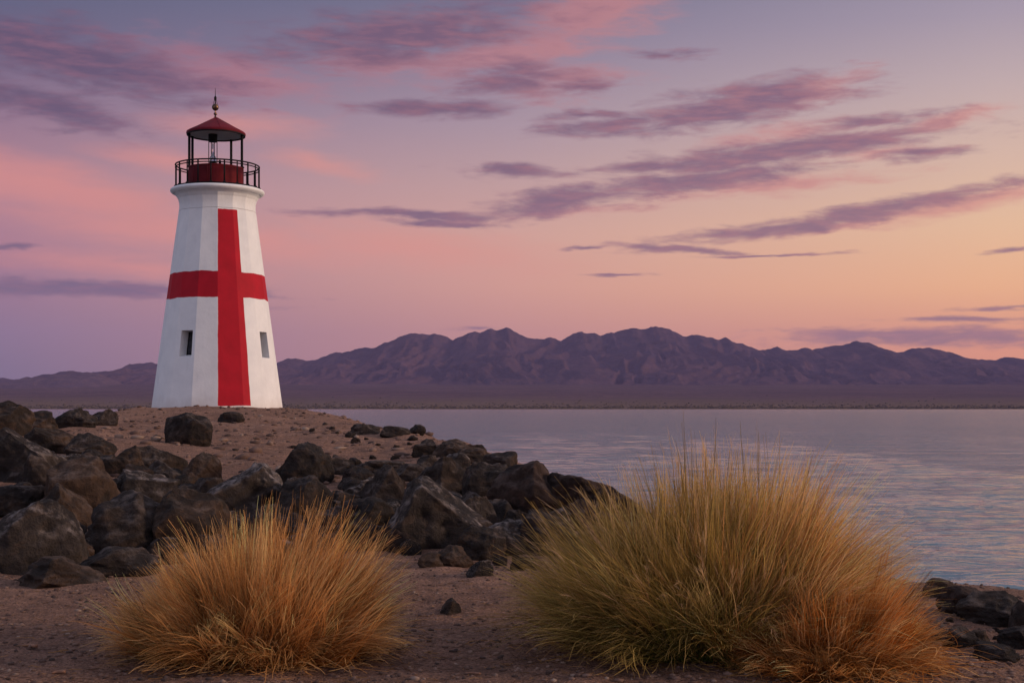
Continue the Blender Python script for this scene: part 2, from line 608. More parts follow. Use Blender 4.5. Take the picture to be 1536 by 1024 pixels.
RIDGE = [(-1200, 585), (-700, 560), (-400, 570), (-100, 566), (0, 567), (18, 567), (40, 571), (100, 572), (150, 563), (162, 558), (176, 554), (195, 545.5),
         (205, 543.5), (234, 545), (300, 552), (360, 556), (400, 548), (418, 543), (435, 537), (459, 541.5), (478, 538), (509, 528), (525, 528), (548, 521.5), (564, 521.5),
         (587, 511), (617, 498), (634, 499), (650, 500.5), (679, 508), (697, 500.5), (709, 495.5), (720, 496.5), (736, 492), (744, 494), (759, 493.5),
         (771, 498), (791, 505), (814, 510), (826, 506), (841, 511), (861, 499), (873, 496.5), (884, 499), (900, 504.5), (923, 497), (947, 491.5), (962, 494),
         (977, 490), (991, 491.5), (1004, 494), (1024, 504.5), (1040, 504.5), (1069, 503.5), (1079, 509.5), (1088, 508), (1108, 515), (1147, 525), (1166, 523),
         (1180, 526.5), (1202, 521), (1219, 526), (1237, 520), (1272, 514), (1288, 511.5), (1303, 513), (1323, 521), (1344, 527), (1389, 522), (1416, 524),
         (1444, 534), (1489, 541.5), (1514, 536.5), (1536, 538.5), (1620, 548), (1800, 535), (2000, 552), (2300, 545), (2700, 580)]
FRONT_HILL = [(-1400, 596), (-900, 570), (-500, 581), (-300, 572), (-100, 579), (0, 577), (15, 574), (27, 571), (51, 568), (74, 563), (96, 559.5), (125, 558.5), (133, 557), (148, 559.5),
              (166, 569), (186, 580), (215, 590), (240, 596)]


def plain_z(y):
    return WATER_Z + 0.8 + 100.0 * np.clip((y - 2500) / 3000.0, 0, 1) ** 1.25


def build_range(name, sil, yfoot, yridge, mat, wob, seed, dx):
    pts = np.array(sil, float)
    rx, rz = [], []
    for px, py in pts:
        d = ray(px, py)
        t = yridge / d[1]
        rx.append(d[0] * t)
        rz.append(EYE + d[2] * t)
    xs = np.arange(rx[0], rx[-1], dx)
    zr = np.interp(xs, rx, rz)
    zr = zr + fbm(xs / 75.0, xs * 0 + 3.3, seed=seed, octv=4, gain=.6) * 9.0
    tv = np.concatenate([np.linspace(0, 1, 90), np.linspace(1.03, 1.9, 12)])
    X, Tt = np.meshgrid(xs, tv)
    ZR = np.broadcast_to(zr, X.shape)
    Y = yfoot + (yridge - yfoot) * Tt
    zf = plain_z(yfoot) - 6
    # spurs and gullies run down from the crest and fork on the way
    wx = X + fbm(X / 500., Tt * 2.2, seed=seed + 4, octv=3) * 170
    def ridged(a, b, s):
        return 1 - np.abs(fbm(a, b, seed=s, octv=4)) ** .8 * 1.5
    spur = ridged(wx / 420., Tt * 1.1, seed + 9) * .46 + ridged(wx / 150., Tt * 2.4, seed + 11) * .30 + ridged(wx / 60., Tt * 5.0, seed + 13) * .24
    u = np.clip(Tt, 0, 1)
    env = np.sin(np.pi * np.clip(u, 0, 1)) ** .8 * (1 - .25 * u)
    prof = 0.62 * u ** 1.5 + 0.38 * u ** .8
    prof = np.clip(prof + (spur - .55) * wob * env, -0.02, 1.02)
    Z = zf + (ZR - zf) * prof
    back = Tt > 1
    Z = np.where(back, zf + (ZR - zf) * np.clip(1 - (Tt - 1) * 1.25, -.1, 1), Z)
    v = np.stack([X.ravel(), Y.ravel(), Z.ravel()], 1)
    o = mesh_obj(name, v, grid_faces(len(xs), len(tv)), mat)
    tag(o, kind='structure')


build_range('mountains', RIDGE, 5300, 7000, M_RANGE, .31, 41, 8.0)
build_range('hills', FRONT_HILL, 4700, 5400, M_HILL, .22, 77, 9.0)


def build_far_shore():
    xs = np.arange(-7000, 7001, 35.0)
    ys = np.concatenate([[2380, 2470, 2490, 2500], np.geomspace(2510, 9000, 60)])
    X, Y = np.meshgrid(xs, ys)
    edge = 60 * fbm(X / 700., X * 0, seed=21, octv=3)
    Z = plain_z(Y) + fbm(X / 160., Y / 160., seed=23, octv=3) * 2.2 * sstep(Y, 2520, 3200)
    Z = np.where(Y < 2500, WATER_Z - (2500 - Y) * .05, Z)
    v = np.stack([X.ravel(), (Y + edge * sstep(Y, 9000, 2500)).ravel(), Z.ravel()], 1)
    m, T = new_mat('coastal_plain')
    g = T.n('ShaderNodeNewGeometry')
    p = g.outputs['Position']
    sp = T.n('ShaderNodeSeparateXYZ')
    T.l(p, sp.inputs[0])
    n1 = T.noise(T.vm('MULTIPLY', p, (.25, 1, 1)), .012, 5, .6)
    n2 = T.noise(p, .05, 5, .7)
    c = T.mix(T.mapr(n1, .4, .65), (.085, .050, .050), (.15, .085, .080))
    c = T.mix(T.mapr(n2, .46, .62), c, (.07, .044, .040))
    scrub = T.m('MULTIPLY', T.mapr(T.m('ADD', sp.outputs[1], T.m('MULTIPLY', n1, 900)), 4300, 3300), .85)
    c = T.mix(scrub, c, T.mix(T.mapr(n2, .35, .65), (.080, .060, .040), (.22, .145, .092)))
    finish(T, c, 1.0, n2, 8.0, .8, 0)
    o = mesh_obj('far_shore', v, grid_faces(len(xs), len(ys)), m)
    tag(o, kind='structure')
    # scrub growing along that shore: thousands of bushes that read as one belt
    rng = np.random.default_rng(5)
    n = 7000
    bx = rng.uniform(-1500, 1500, n)
    by = 2512 + rng.exponential(150, n)
    ico = np.array([(0, 0, 1), (.85, 0, .45), (.26, .81, .45), (-.69, .5, .45), (-.69, -.5, .45), (.26, -.81, .45), (.7, .5, -.4), (-.26, .81, -.4), (-.85, 0, -.4), (-.26, -.81, -.4), (.7, -.5, -.4)])
    icf = np.array([(0, 1, 2), (0, 2, 3), (0, 3, 4), (0, 4, 5), (0, 5, 1), (1, 6, 2), (2, 6, 7), (2, 7, 3), (3, 7, 8), (3, 8, 4), (4, 8, 9), (4, 9, 5), (5, 9, 10), (5, 10, 1), (1, 10, 6)])
    sz = rng.uniform(.6, 1.7, n)
    e = 60 * fbm(bx / 700., bx * 0, seed=21, octv=3)
    bz = plain_z(by)
    jit = rng.uniform(.7, 1.3, (n, len(ico), 1))
    v = ico[None] * jit * np.stack([sz * 1.9, sz * 1.9, sz], 1)[:, None, :] + np.stack([bx, by + e * sstep(by, 9000, 2500), bz + sz * .3], 1)[:, None, :]
    f = icf[None] + (np.arange(n) * len(ico))[:, None, None]
    m, T = new_mat('scrub_foliage')
    g = T.n('ShaderNodeNewGeometry')
    n1 = T.noise(g.outputs['Position'], .03, 3)
    finish(T, T.mix(T.mapr(n1, .35, .65), (.040, .032, .020), (.11, .078, .045)), 1.0, spec=0)
    o = mesh_obj('scrub', v.reshape(-1, 3), f.reshape(-1, 3), m)
    tag(o, 'belt of low olive scrub along the far shore', 'scrub', kind='stuff')


build_far_shore()

# ------------------------------------------------------------------ lighthouse
S = 60.0 / FPX                                       # metres per photograph pixel at the tower


def zz(py):
    return EYE + (612 - py) * S


def black_metal():
    m, T = new_mat('black_painted_iron')
    g = T.n('ShaderNodeNewGeometry')
    n = T.noise(g.outputs['Position'], 9, 4)
    finish(T, T.mix(T.mapr(n, .4, .7), (.004, .004, .005), (.011, .009, .009)), .65, spec=.12)
    return m


def red_paint(name, ca, cb, rough=.5):
    m, T = new_mat(name)
    g = T.n('ShaderNodeNewGeometry')
    p = g.outputs['Position']
    n = T.noise(p, 2.2, 5, .6)
    st = T.noise(T.vm('MULTIPLY', p, (3.5, 3.5, .35)), 1.2, 4, .6)
    c = T.mix(T.mapr(n, .35, .7), ca, cb)
    c = T.mix(T.mapr(st, .5, .75, 0, .35), c, (.05, .012, .012))
    finish(T, c, rough, n, .01, .5, .15)
    return m


def tower_material():
    m, T = new_mat('whitewashed_render_with_red_cross')
    tc = T.n('ShaderNodeTexCoord')
    p = tc.outputs['Object']
    sp = T.n('ShaderNodeSeparateXYZ')
    T.l(p, sp.inputs[0])
    x, y, z = sp.outputs
    wob = T.m('MULTIPLY', T.m('SUBTRACT', T.noise(p, .9, 4, .6), .5), .17)
    wob2 = T.m('MULTIPLY', T.m('SUBTRACT', T.noise(p, 4.0, 3, .6), .5), .03)
    w = T.m('ADD', wob, wob2)
    ang = T.m('MULTIPLY', T.m('ARCTAN2', x, T.m('MULTIPLY', y, -1.0)), 180 / math.pi)
    # arms of the cross, brushed by hand
    def band(v, a, b, soft):
        return T.m('MULTIPLY', T.mapr(v, a - soft, a + soft), T.mapr(v, b + soft, b - soft))
    az = T.m('ADD', ang, T.m('MULTIPLY', w, 9.0))
    zb = T.m('ADD', z, w)
    zone = band(zb, zz(608.5) , zz(321), .008)
    vert = T.m('MULTIPLY', band(az, .2, 30.0, .22), zone)
    horiz = T.m('MULTIPLY', band(zb, zz(451), zz(413), .008), T.mapr(T.m('ABSOLUTE', ang), 112, 111))
    red = T.m('MAXIMUM', vert, horiz)
    mott = T.noise(p, 1.4, 6, .62)
    streak = T.noise(T.vm('MULTIPLY', p, (4.0, 4.0, .22)), 1.6, 5, .6)
    white = T.mix(T.mapr(mott, .3, .7), (.65, .65, .655), (.74, .735, .73))
    white = T.mix(T.mapr(streak, .55, .82, 0, .22), white, (.50, .46, .42))
    low = T.m('MULTIPLY', T.mapr(T.m('ADD', z, T.m('MULTIPLY', mott, .9)), 2.5, 1.75), .40)
    white = T.mix(low, white, (.42, .33, .27))
    rc = T.mix(T.mapr(mott, .3, .7), (.33, .002, .012), (.43, .003, .016))
    rc = T.mix(T.mapr(streak, .55, .8, 0, .3), rc, (.26, .008, .014))
    # hair crack where the flared head was cast on
    grv = T.mapr(T.m('ABSOLUTE', T.m('SUBTRACT', zb, zz(319))), .018, .006)
    c = T.mix(red, white, rc)
    c = T.mix(T.m('MULTIPLY', grv, .45), c, (.22, .17, .15))
    fine = T.noise(p, 16, 5, .6)
    h = T.m('ADD', T.m('ADD', T.m('MULTIPLY', mott, 2.0), T.m('MULTIPLY', fine, .35)), T.m('MULTIPLY', grv, -1.2))
    finish(T, c, .75, h, .016, .7, .25)
    return m


M_BLACK = black_metal()
M_TOWER = tower_material()
M_ROOF = red_paint('dull_red_roof_paint', (.11, .006, .014), (.16, .010, .019), .75)
M_DRUM = red_paint('dark_red_drum_paint', (.09, .006, .010), (.14, .010, .014), .8)


def build_lighthouse():
    root = empty('lighthouse', (LX, LY, 0), math.atan2(-LX, LY))
    root.scale = (.977, .977, 1)
    tag(root, 'white lighthouse painted with a red cross standing on the mound', 'lighthouse')
    N = 16
    def pt(r, th, z):
        a = R(th)
        return Vector((r * math.sin(a), -r * math.cos(a), z))
    # --- shaft: flat facets, two of them pierced by deep window reveals
    V, F = [], []
    def quad(a, b, c, d):
        k = len(V)
        V.extend([a, b, c, d])
        F.append((k, k + 1, k + 2, k + 3))
    r_base, r_top = 98.5 * S, 58.0 * S
    z_base, z_top = EYE, zz(319)
    def rad(z):
        return r_base + (r_top - r_base) * (z - z_base) / (z_top - z_base)
    zlo = 0.6
    wz0, wz1 = zz(538), zz(499.5)
    wins = []
    for i in range(N):
        a0, a1 = i * 22.5, (i + 1) * 22.5
        def P(u, z, i=i, a0=a0, a1=a1):
            return pt(rad(z), a0, z).lerp(pt(rad(z), a1, z), u)
        u0, u1 = (0.24, 0.86) if i == 14 else (0.16, 0.76)
        if i in (14, 2):
            us, zs = [0, u0, u1, 1], [zlo, wz0, wz1, z_top]
            for a in range(3):
                for b in range(3):
                    if a == 1 and b == 1:
                        continue
                    quad(P(us[a], zs[b]), P(us[a + 1], zs[b]), P(us[a + 1], zs[b + 1]), P(us[a], zs[b + 1]))
            nrm = (P(1, wz0) - P(0, wz0)).cross(P(0, wz1) - P(0, wz0)).normalized()
            inn = Vector((-nrm.x, -nrm.y, 0)).normalized() * .50
            o = [P(u0, wz0), P(u1, wz0), P(u1, wz1), P(u0, wz1)]
            side = (o[1] - o[0]).normalized()
            q = [o[0] + inn + side * .03 + Vector((0, 0, .10)), o[1] + inn - side * .03 + Vector((0, 0, .10)), o[2] + inn - side * .03 - Vector((0, 0, .04)), o[3] + inn + side * .03 - Vector((0, 0, .04))]
            # q follows the leaning wall; set the glazing upright
            for k in range(4):
                quad(o[k], o[(k + 1) % 4], q[(k + 1) % 4], q[k])
            wins.append((q, inn, side))
        else:
            quad(P(0, zlo), P(1, zlo), P(1, z_top), P(0, z_top))
    # --- flared head with a rounded lip
    prof = [(58, 319), (57.2, 313), (57.4, 307), (59, 301), (62, 296.5), (66, 293.3), (69, 291.6), (70.4, 290.2), (71, 288.6), (70.6, 287), (69.6, 286), (68, 285.4), (50, 285.3)]
    ns = 16
    for k in range(len(prof) - 1):
        (ra, pa), (rb, pb) = prof[k], prof[k + 1]
        sub = 1 if k < 5 else 4
        for i in range(N):
            for s in range(sub):
                t0, t1 = i * 22.5 + s * 22.5 / sub, i * 22.5 + (s + 1) * 22.5 / sub
                def cr(t, rr, k):
                    # flat facets below, melting into a true circle at the lip
                    m = t % 22.5 - 11.25
                    flat = math.cos(R(11.25)) / math.cos(R(m))
                    w = max(0.0, 1 - k / 6.0)
                    return rr * (1 + (flat - 1) * w)
                quad(pt(cr(t0, ra, k) * S, t0, zz(pa)), pt(cr(t1, ra, k) * S, t1, zz(pa)), pt(cr(t1, rb, k + 1) * S, t1, zz(pb)), pt(cr(t0, rb, k + 1) * S, t0, zz(pb)))
    tower = mesh_obj('tower', V, F, M_TOWER, root, smooth=True)
    import bmesh
    bm = bmesh.new()
    bm.from_mesh(tower.data)
    bmesh.ops.remove_doubles(bm, verts=bm.verts, dist=.0015)
    bm.normal_update()
    bm.to_mesh(tower.data)
    bm.free()
    tower.data.set_sharp_from_angle(angle=R(15))
    # --- windows
    mg, T = new_mat('dusty_dark_glass')
    tc = T.n('ShaderNodeTexCoord')
    n = T.noise(tc.outputs['Object'], 7, 4)
    finish(T, T.mix(T.mapr(n, .4, .7), (.016, .016, .020), (.05, .05, .058)), T.mapr(n, .3, .7, .25, .5), spec=.5)
    for q, inn, side in wins:
        cc = sum(q, Vector()) / 4
        ins = [c + (cc - c) * 0.10 for c in q]
        dep = inn.normalized() * .05
        V2 = q + ins + [c + dep for c in q] + [c + dep for c in ins]
        F2 = []
        for k in range(4):
            l = (k + 1) % 4
            F2 += [(k, l, 4 + l, 4 + k), (4 + k, 4 + l, 12 + l, 12 + k), (8 + l, 8 + k, 12 + k, 12 + l), (k, 8 + k, 8 + l, l)]
        win = mesh_obj('window', V2, F2, M_BLACK, root, smooth=False)
        d2 = inn.normalized() * .03
        pv = [c + d2 for c in ins] + [c + d2 * 1.5 for c in ins]
        mesh_obj('pane', pv, [(0, 1, 2, 3), (7, 6, 5, 4), (0, 4, 5, 1), (1, 5, 6, 2), (2, 6, 7, 3), (3, 7, 4, 0)], mg, win, smooth=False)
    # --- gallery deck, drum, railing
    zd = zz(283)
    SHIFT = -.07                      # the lantern sits slightly left of the shaft's axis
    b = MB()
    b.lathe([(64.5 * S, zz(285.6)), (65.5 * S, zz(285)), (65.5 * S, zd), (0.2, zd)], 64)
    b.build('gallery_deck', M_BLACK, root, sharp=40)
    b = MB()
    b.lathe([(41 * S, zd), (41 * S, zz(254.5)), (41.6 * S, zz(254.2)), (41.6 * S, zz(252.4)), (20 * S, zz(252.2))], 64)
    drum = b.build('lantern_drum', M_DRUM, root, sharp=35)
    drum.location.x = SHIFT
    for k in range(10):                                      # seams between the plates
        a = 18 + 36 * k
        bb = MB()
        p0, p1 = pt(41.15 * S, a, zd + .01), pt(41.15 * S, a, zz(254.6))
        bb.tube([p0, p1], .014, 6)
        bb.build('plate_seam', M_DRUM, drum)
    def ring(r, z, n=72):
        return [pt(r, 360 * i / n, z) for i in range(n)]
    b = MB()
    b.tube(ring(63 * S, zz(249.8)), .034, 8, True)
    rail = b.build('railing', M_BLACK, root)
    b = MB()
    b.tube(ring(63 * S, zz(253.6)), .026, 8, True)
    b.build('rail', M_BLACK, rail)
    for k in range(20):
        a = 9 + 18 * k
        b = MB()
        b.tube([pt(63 * S, a, zd - .01), pt(63 * S, a, zz(250))], .028 if k % 2 else .036, 8)
        b.lathe([(.075, zd), (.075, zd + .03), (.04, zd + .06)], 10, tuple(pt(63 * S, a, 0)))
        b.build('baluster', M_BLACK, rail)
    # --- lantern posts, lamp and roof
    zr = zz(204)
    for a in (-88, 75, 145, -117):
        b = MB()
        b.tube([pt(40 * S, a, zz(252.5)), pt(40 * S, a, zr + .05)], .062, 10)
        b.lathe([(.11, zz(252.5)), (.11, zz(251)), (.065, zz(250.2))], 12, tuple(pt(40 * S, a, 0)))
        b.build('lantern_post', M_BLACK, root, sharp=40).location.x = SHIFT
    mr, T = new_mat('pale_ceiling_boards')
    tc = T.n('ShaderNodeTexCoord')
    finish(T, T.mix(T.noise(tc.outputs['Object'], 3), (.34, .30, .28), (.46, .42, .39)), .7)
    b = MB()
    b.lathe([(44.2 * S, zz(202.8)), (44.8 * S, zz(201.6)), (44.4 * S, zz(199.8)), (42.5 * S, zz(198.2)), (22 * S, zz(187.7)), (1.6 * S, zz(176.6)), (.5 * S, zz(176.2))], 64, cap0=False)
    roof = b.build('roof', M_ROOF, root, sharp=50)
    roof.location.x = SHIFT
    b = MB()
    b.lathe([(44.2 * S, zz(202.85)), (44.1 * S, zz(204.4)), (41.5 * S, zz(204.5)), (41.5 * S, zz(202.9))], 64, cap0=False, cap1=False)
    b.build('eave_ring', M_BLACK, roof, sharp=40)
    b = MB()
    b.lathe([(43.9 * S, zz(202.9)), (12 * S, zz(202.1)), (.02, zz(202.0))], 48, cap0=False)
    b.build('ceiling', mr, roof)
    for k in range(8):                                       # standing seams of the roof
        a = 45 * k + 8
        bb = MB()
        bb.tube([pt(44.0 * S, a, zz(198.9) - .01), pt(22 * S, a, zz(187.6)), pt(1.8 * S, a, zz(176.8))], .016, 6)
        bb.build('roof_seam', M_ROOF, roof)
    brass, T = new_mat('tarnished_brass')
    tc = T.n('ShaderNodeTexCoord')
    finish(T, T.mix(T.mapr(T.noise(tc.outputs['Object'], 8, 4), .4, .65), (.06, .035, .025), (.32, .18, .09)), .38, metal=.8)
    b = MB()
    def ball(py, r, squash=1.0, n=9):
        return [(max(.002, r * S * math.cos(t)), zz(py) + r * S * squash * math.sin(t)) for t in np.linspace(-math.pi / 2 * .93, math.pi / 2 * .93, n)]
    b.lathe([(2.2 * S, zz(177.4)), (1.5 * S, zz(175)), (1.1 * S, zz(173.6))], 20)
    b.lathe(ball(171.2, 2.7, .85), 20)
    b.lathe([(1.0 * S, zz(169.2)), (.9 * S, zz(166.8))], 14)
    fin = b.build('finial', brass, root, sharp=60)
    fin.location.x = SHIFT * 1.5
    b = MB()
    b.lathe(ball(161.3, 5.2, 1.02, 13), 24)
    b.build('ball', brass, fin)
    b = MB()
    b.tube([(0, 0, zz(157)), (0, 0, zz(146)), (0, 0, zz(132.5))], [.03, .018, .007], 8)
    b.lathe([(.012, zz(152.5)), (.055, zz(150)), (.06, zz(146.5)), (.012, zz(143.8))], 10)
    b.build('spike', M_BLACK, fin)
    for a in (0, 120, 240):
        b = MB()
        b.tube([pt(3.9 * S, a, zz(158)), pt(2.6 * S, a, zz(153)), pt(.4 * S, a, zz(147))], .010, 6)
        b.build('stay', M_BLACK, fin)
    # lamp: an optic of glass hung on four thin bars under a dark housing
    glass, T = new_mat('clear_lamp_glass')
    pg = T.n('ShaderNodeBsdfPrincipled')
    pg.inputs['Base Color'].default_value = (.85, .88, .9, 1)
    pg.inputs['Roughness'].default_value = .05
    pg.inputs['Transmission Weight'].default_value = 1.0
    pg.inputs['IOR'].default_value = 1.3
    oo = T.n('ShaderNodeOutputMaterial')
    T.l(pg.outputs[0], oo.inputs[0])
    cx = -4.8 * S
    b = MB()
    b.lathe([(6.4 * S, zz(213.5)), (6.8 * S, zz(211)), (6.8 * S, zz(202))], 24, (cx, 0, 0))
    lamp = b.build('lamp', M_BLACK, root, sharp=40)
    lamp.location.x = SHIFT
    for a in (20, 110, 200, 290):
        b = MB()
        c = pt(6.6 * S, a, 0)
        b.tube([(cx + c.x, c.y, zz(252)), (cx + c.x, c.y, zz(213))], .020, 6)
        b.build('lamp_bar', M_BLACK, lamp)
    b = MB()
    b.lathe([(5.2 * S, zz(243.5)), (5.4 * S, zz(239)), (4.6 * S, zz(236)), (2.4 * S, zz(234)), (1.2 * S, zz(226)), (1.0 * S, zz(216))], 20, (cx, 0, 0))
    b.build('lamp_glass', glass, lamp)
    b = MB()
    b.lathe([(5.6 * S, zz(252.2)), (5.6 * S, zz(245)), (5.2 * S, zz(243.8))], 20, (cx, 0, 0))
    b.lathe([(2.0 * S, zz(252.2)), (2.0 * S, zz(241)), (1.1 * S, zz(239.6))], 14, (cx + 10.5 * S, .1, 0))
    b.build('lamp_stand', M_BLACK, lamp, sharp=40)


build_lighthouse()

# ------------------------------------------------------------------ boulders


def rock_material(name, ca, cb, patch, lichen):
    m, T = new_mat(name)
    tc = T.n('ShaderNodeTexCoord')
    info = T.n('ShaderNodeObjectInfo')
    p = T.vm('ADD', tc.outputs['Object'], T.vm('MULTIPLY', T.comb(info.outputs['Random'], info.outputs['Random'], info.outputs['Random']), (37.0, 91.0, 53.0)))
    n1 = T.noise(p, 1.5, 5, .62, .4)
    n2 = T.noise(p, 7.0, 7, .7)
    n3 = T.noise(p, 34.0, 5, .7)
    mus = T.noise(T.vm('MULTIPLY', p, (1.4, 1.4, 3.0)), 2.4, 6, .7, .6)
    c = T.mix(T.mapr(n1, .42, .56, smooth=True), ca, cb)
    c = T.mix(T.m('MULTIPLY', T.mapr(mus, .53, .62, smooth=True), .75), c, patch)
    c = T.mix(T.mapr(n2, .38, .66, .55, 0), c, (.008, .007, .007))
    c = T.mix(T.mapr(n3, .54, .72, 0, .35), c, T.mix(.5, c, (.12, .085, .07)))
    if lichen:
        g = T.n('ShaderNodeNewGeometry')
        sp = T.n('ShaderNodeSeparateXYZ')
        T.l(g.outputs['Normal'], sp.inputs[0])
        up = T.mapr(sp.outputs[2], .15, .8)
        li = T.m('MULTIPLY', T.mapr(T.m('ADD', n2, T.m('MULTIPLY', n1, .5)), .74, .92), up)
        c = T.mix(T.m('MULTIPLY', li, lichen), c, (.28, .23, .21))
    h = T.m('ADD', T.m('ADD', T.m('MULTIPLY', n2, .7), T.m('MULTIPLY', n3, .12)), T.m('MULTIPLY', n1, .8))
    finish(T, c, .9, h, .11, 1.0, .15)
    return m


ROCKM = {
    'd': rock_material('dark_basalt', (.026, .020, .018), (.044, .030, .024), (.068, .041, .028), 0.25),
    'b': rock_material('brown_weathered_basalt', (.034, .024, .019), (.076, .044, .028), (.090, .052, .034), 0.2),
    'g': rock_material('grey_lichened_basalt', (.035, .028, .026), (.062, .047, .040), (.086, .058, .044), 0.8),
    'r': rock_material('reddish_dark_basalt', (.026, .017, .014), (.048, .027, .020), (.074, .039, .027), 0.15),
}


def ico_sphere(sub):
    import bmesh
    bm = bmesh.new()
    bmesh.ops.create_icosphere(bm, subdivisions=sub, radius=1.0)
    v = np.array([x.co[:] for x in bm.verts])
    f = np.array([[q.index for q in p.verts] for p in bm.faces])
    bm.free()
    return v, f


ICO4, ICO5 = ico_sphere(4), ico_sphere(5)


def rock_shape(seed, cuts=9, peak=0.0, big=True, facets=None):
    cuts = cuts + 5
    rng = np.random.default_rng(seed)
    v, f = (ICO5 if big else ICO4)
    v = v.copy()
    # a blocky start: a superellipsoid, then planes knocked off it
    pw = rng.uniform(2.3, 3.4)
    v /= (np.abs(v) ** pw).sum(1, keepdims=True) ** (1 / pw)
    nrm = rng.normal(size=(cuts, 3))
    nrm[:, 2] = np.abs(nrm[:, 2]) * .8 - .1
    nrm /= np.linalg.norm(nrm, axis=1, keepdims=True)
    dst = rng.uniform(.55, .88, cuts)
    if facets:
        nrm = np.vstack([nrm, [np.array(q[:3]) / np.linalg.norm(q[:3]) for q in facets]])
        dst = np.append(dst, [q[3] for q in facets])
    for n, d in zip(nrm, dst):
        s = v @ n
        over = np.maximum(s - d, 0)
        soft = np.where(s > d, over - .03 * (1 - np.exp(-over / .03)), 0)
        v -= soft[:, None] * n
    r = v / np.maximum(np.linalg.norm(v, axis=1, keepdims=True), 1e-6)
    o = rng.uniform(0, 50, 3)
    q = v + o
    disp = fbm(q[:, 0] * 1.3, q[:, 1] * 1.3, q[:, 2] * 1.3, seed=seed, octv=2) * .10
    rid = 1 - np.abs(fbm(q[:, 0] * 2.2, q[:, 1] * 2.2, q[:, 2] * 2.2, seed=seed + 5, octv=3))
    disp += (rid - .65) * .11 + fbm(q[:, 0] * 5, q[:, 1] * 5, q[:, 2] * 5, seed=seed + 9, octv=4, gain=.6) * .030
    v = v + r * disp[:, None]
    lo, hi = v.min(0), v.max(0)
    v = (v - (lo + hi) / 2) / ((hi - lo) / 2)
    # taper to a peak on one side
    t = np.clip((v[:, 2] + .2) / 1.2, 0, 1)
    if peak is not None and peak != 0:
        v[:, 0] = v[:, 0] * (1 - .62 * abs(peak) * t ** 1.2) + peak * .55 * t
        lo, hi = v[:, 0].min(), v[:, 0].max()
        v[:, 0] = (v[:, 0] - (lo + hi) / 2) / ((hi - lo) / 2)
    return v, f


def boulder(px, top, bottom, width, mat, label, peak=0.0, cuts=9, seed=None, deep=.85, facets=None, group='boulders heaped below the lighthouse', rz=0.0):
    base = hit(px, bottom)
    if base is None:
        base = hit(px, bottom + 12)
    d = math.hypot(base[0], base[1])
    depth = base[1]
    w = width * 1.07 * depth / FPX / 2
    dr = ray(px, top)
    fwd = base[1] + w * deep
    ztop = EYE + dr[2] / dr[1] * fwd
    h = max(ztop - base[2], .05)
    sink = h * .30
    sd_ = seed if seed is not None else int(px * 7 + top * 13)
    v, f = rock_shape(sd_, cuts, peak, width > 55, facets)
    cxy = ray(px, bottom)
    c = np.array([cxy[0] / cxy[1] * fwd, fwd, base[2] - sink])
    hz = (h + sink) / 2
    v = v * np.array([w, w * deep, hz]) + np.array([0, 0, hz])
    o = mesh_obj('boulder', v, f, ROCKM[mat])
    o.location = c
    # keep each boulder's broad side towards the viewpoint it was measured from
    o.rotation_euler = (0, 0, -math.atan2(c[0], c[1]) + rz)
    tag(o, label, 'boulder', group)
    return o


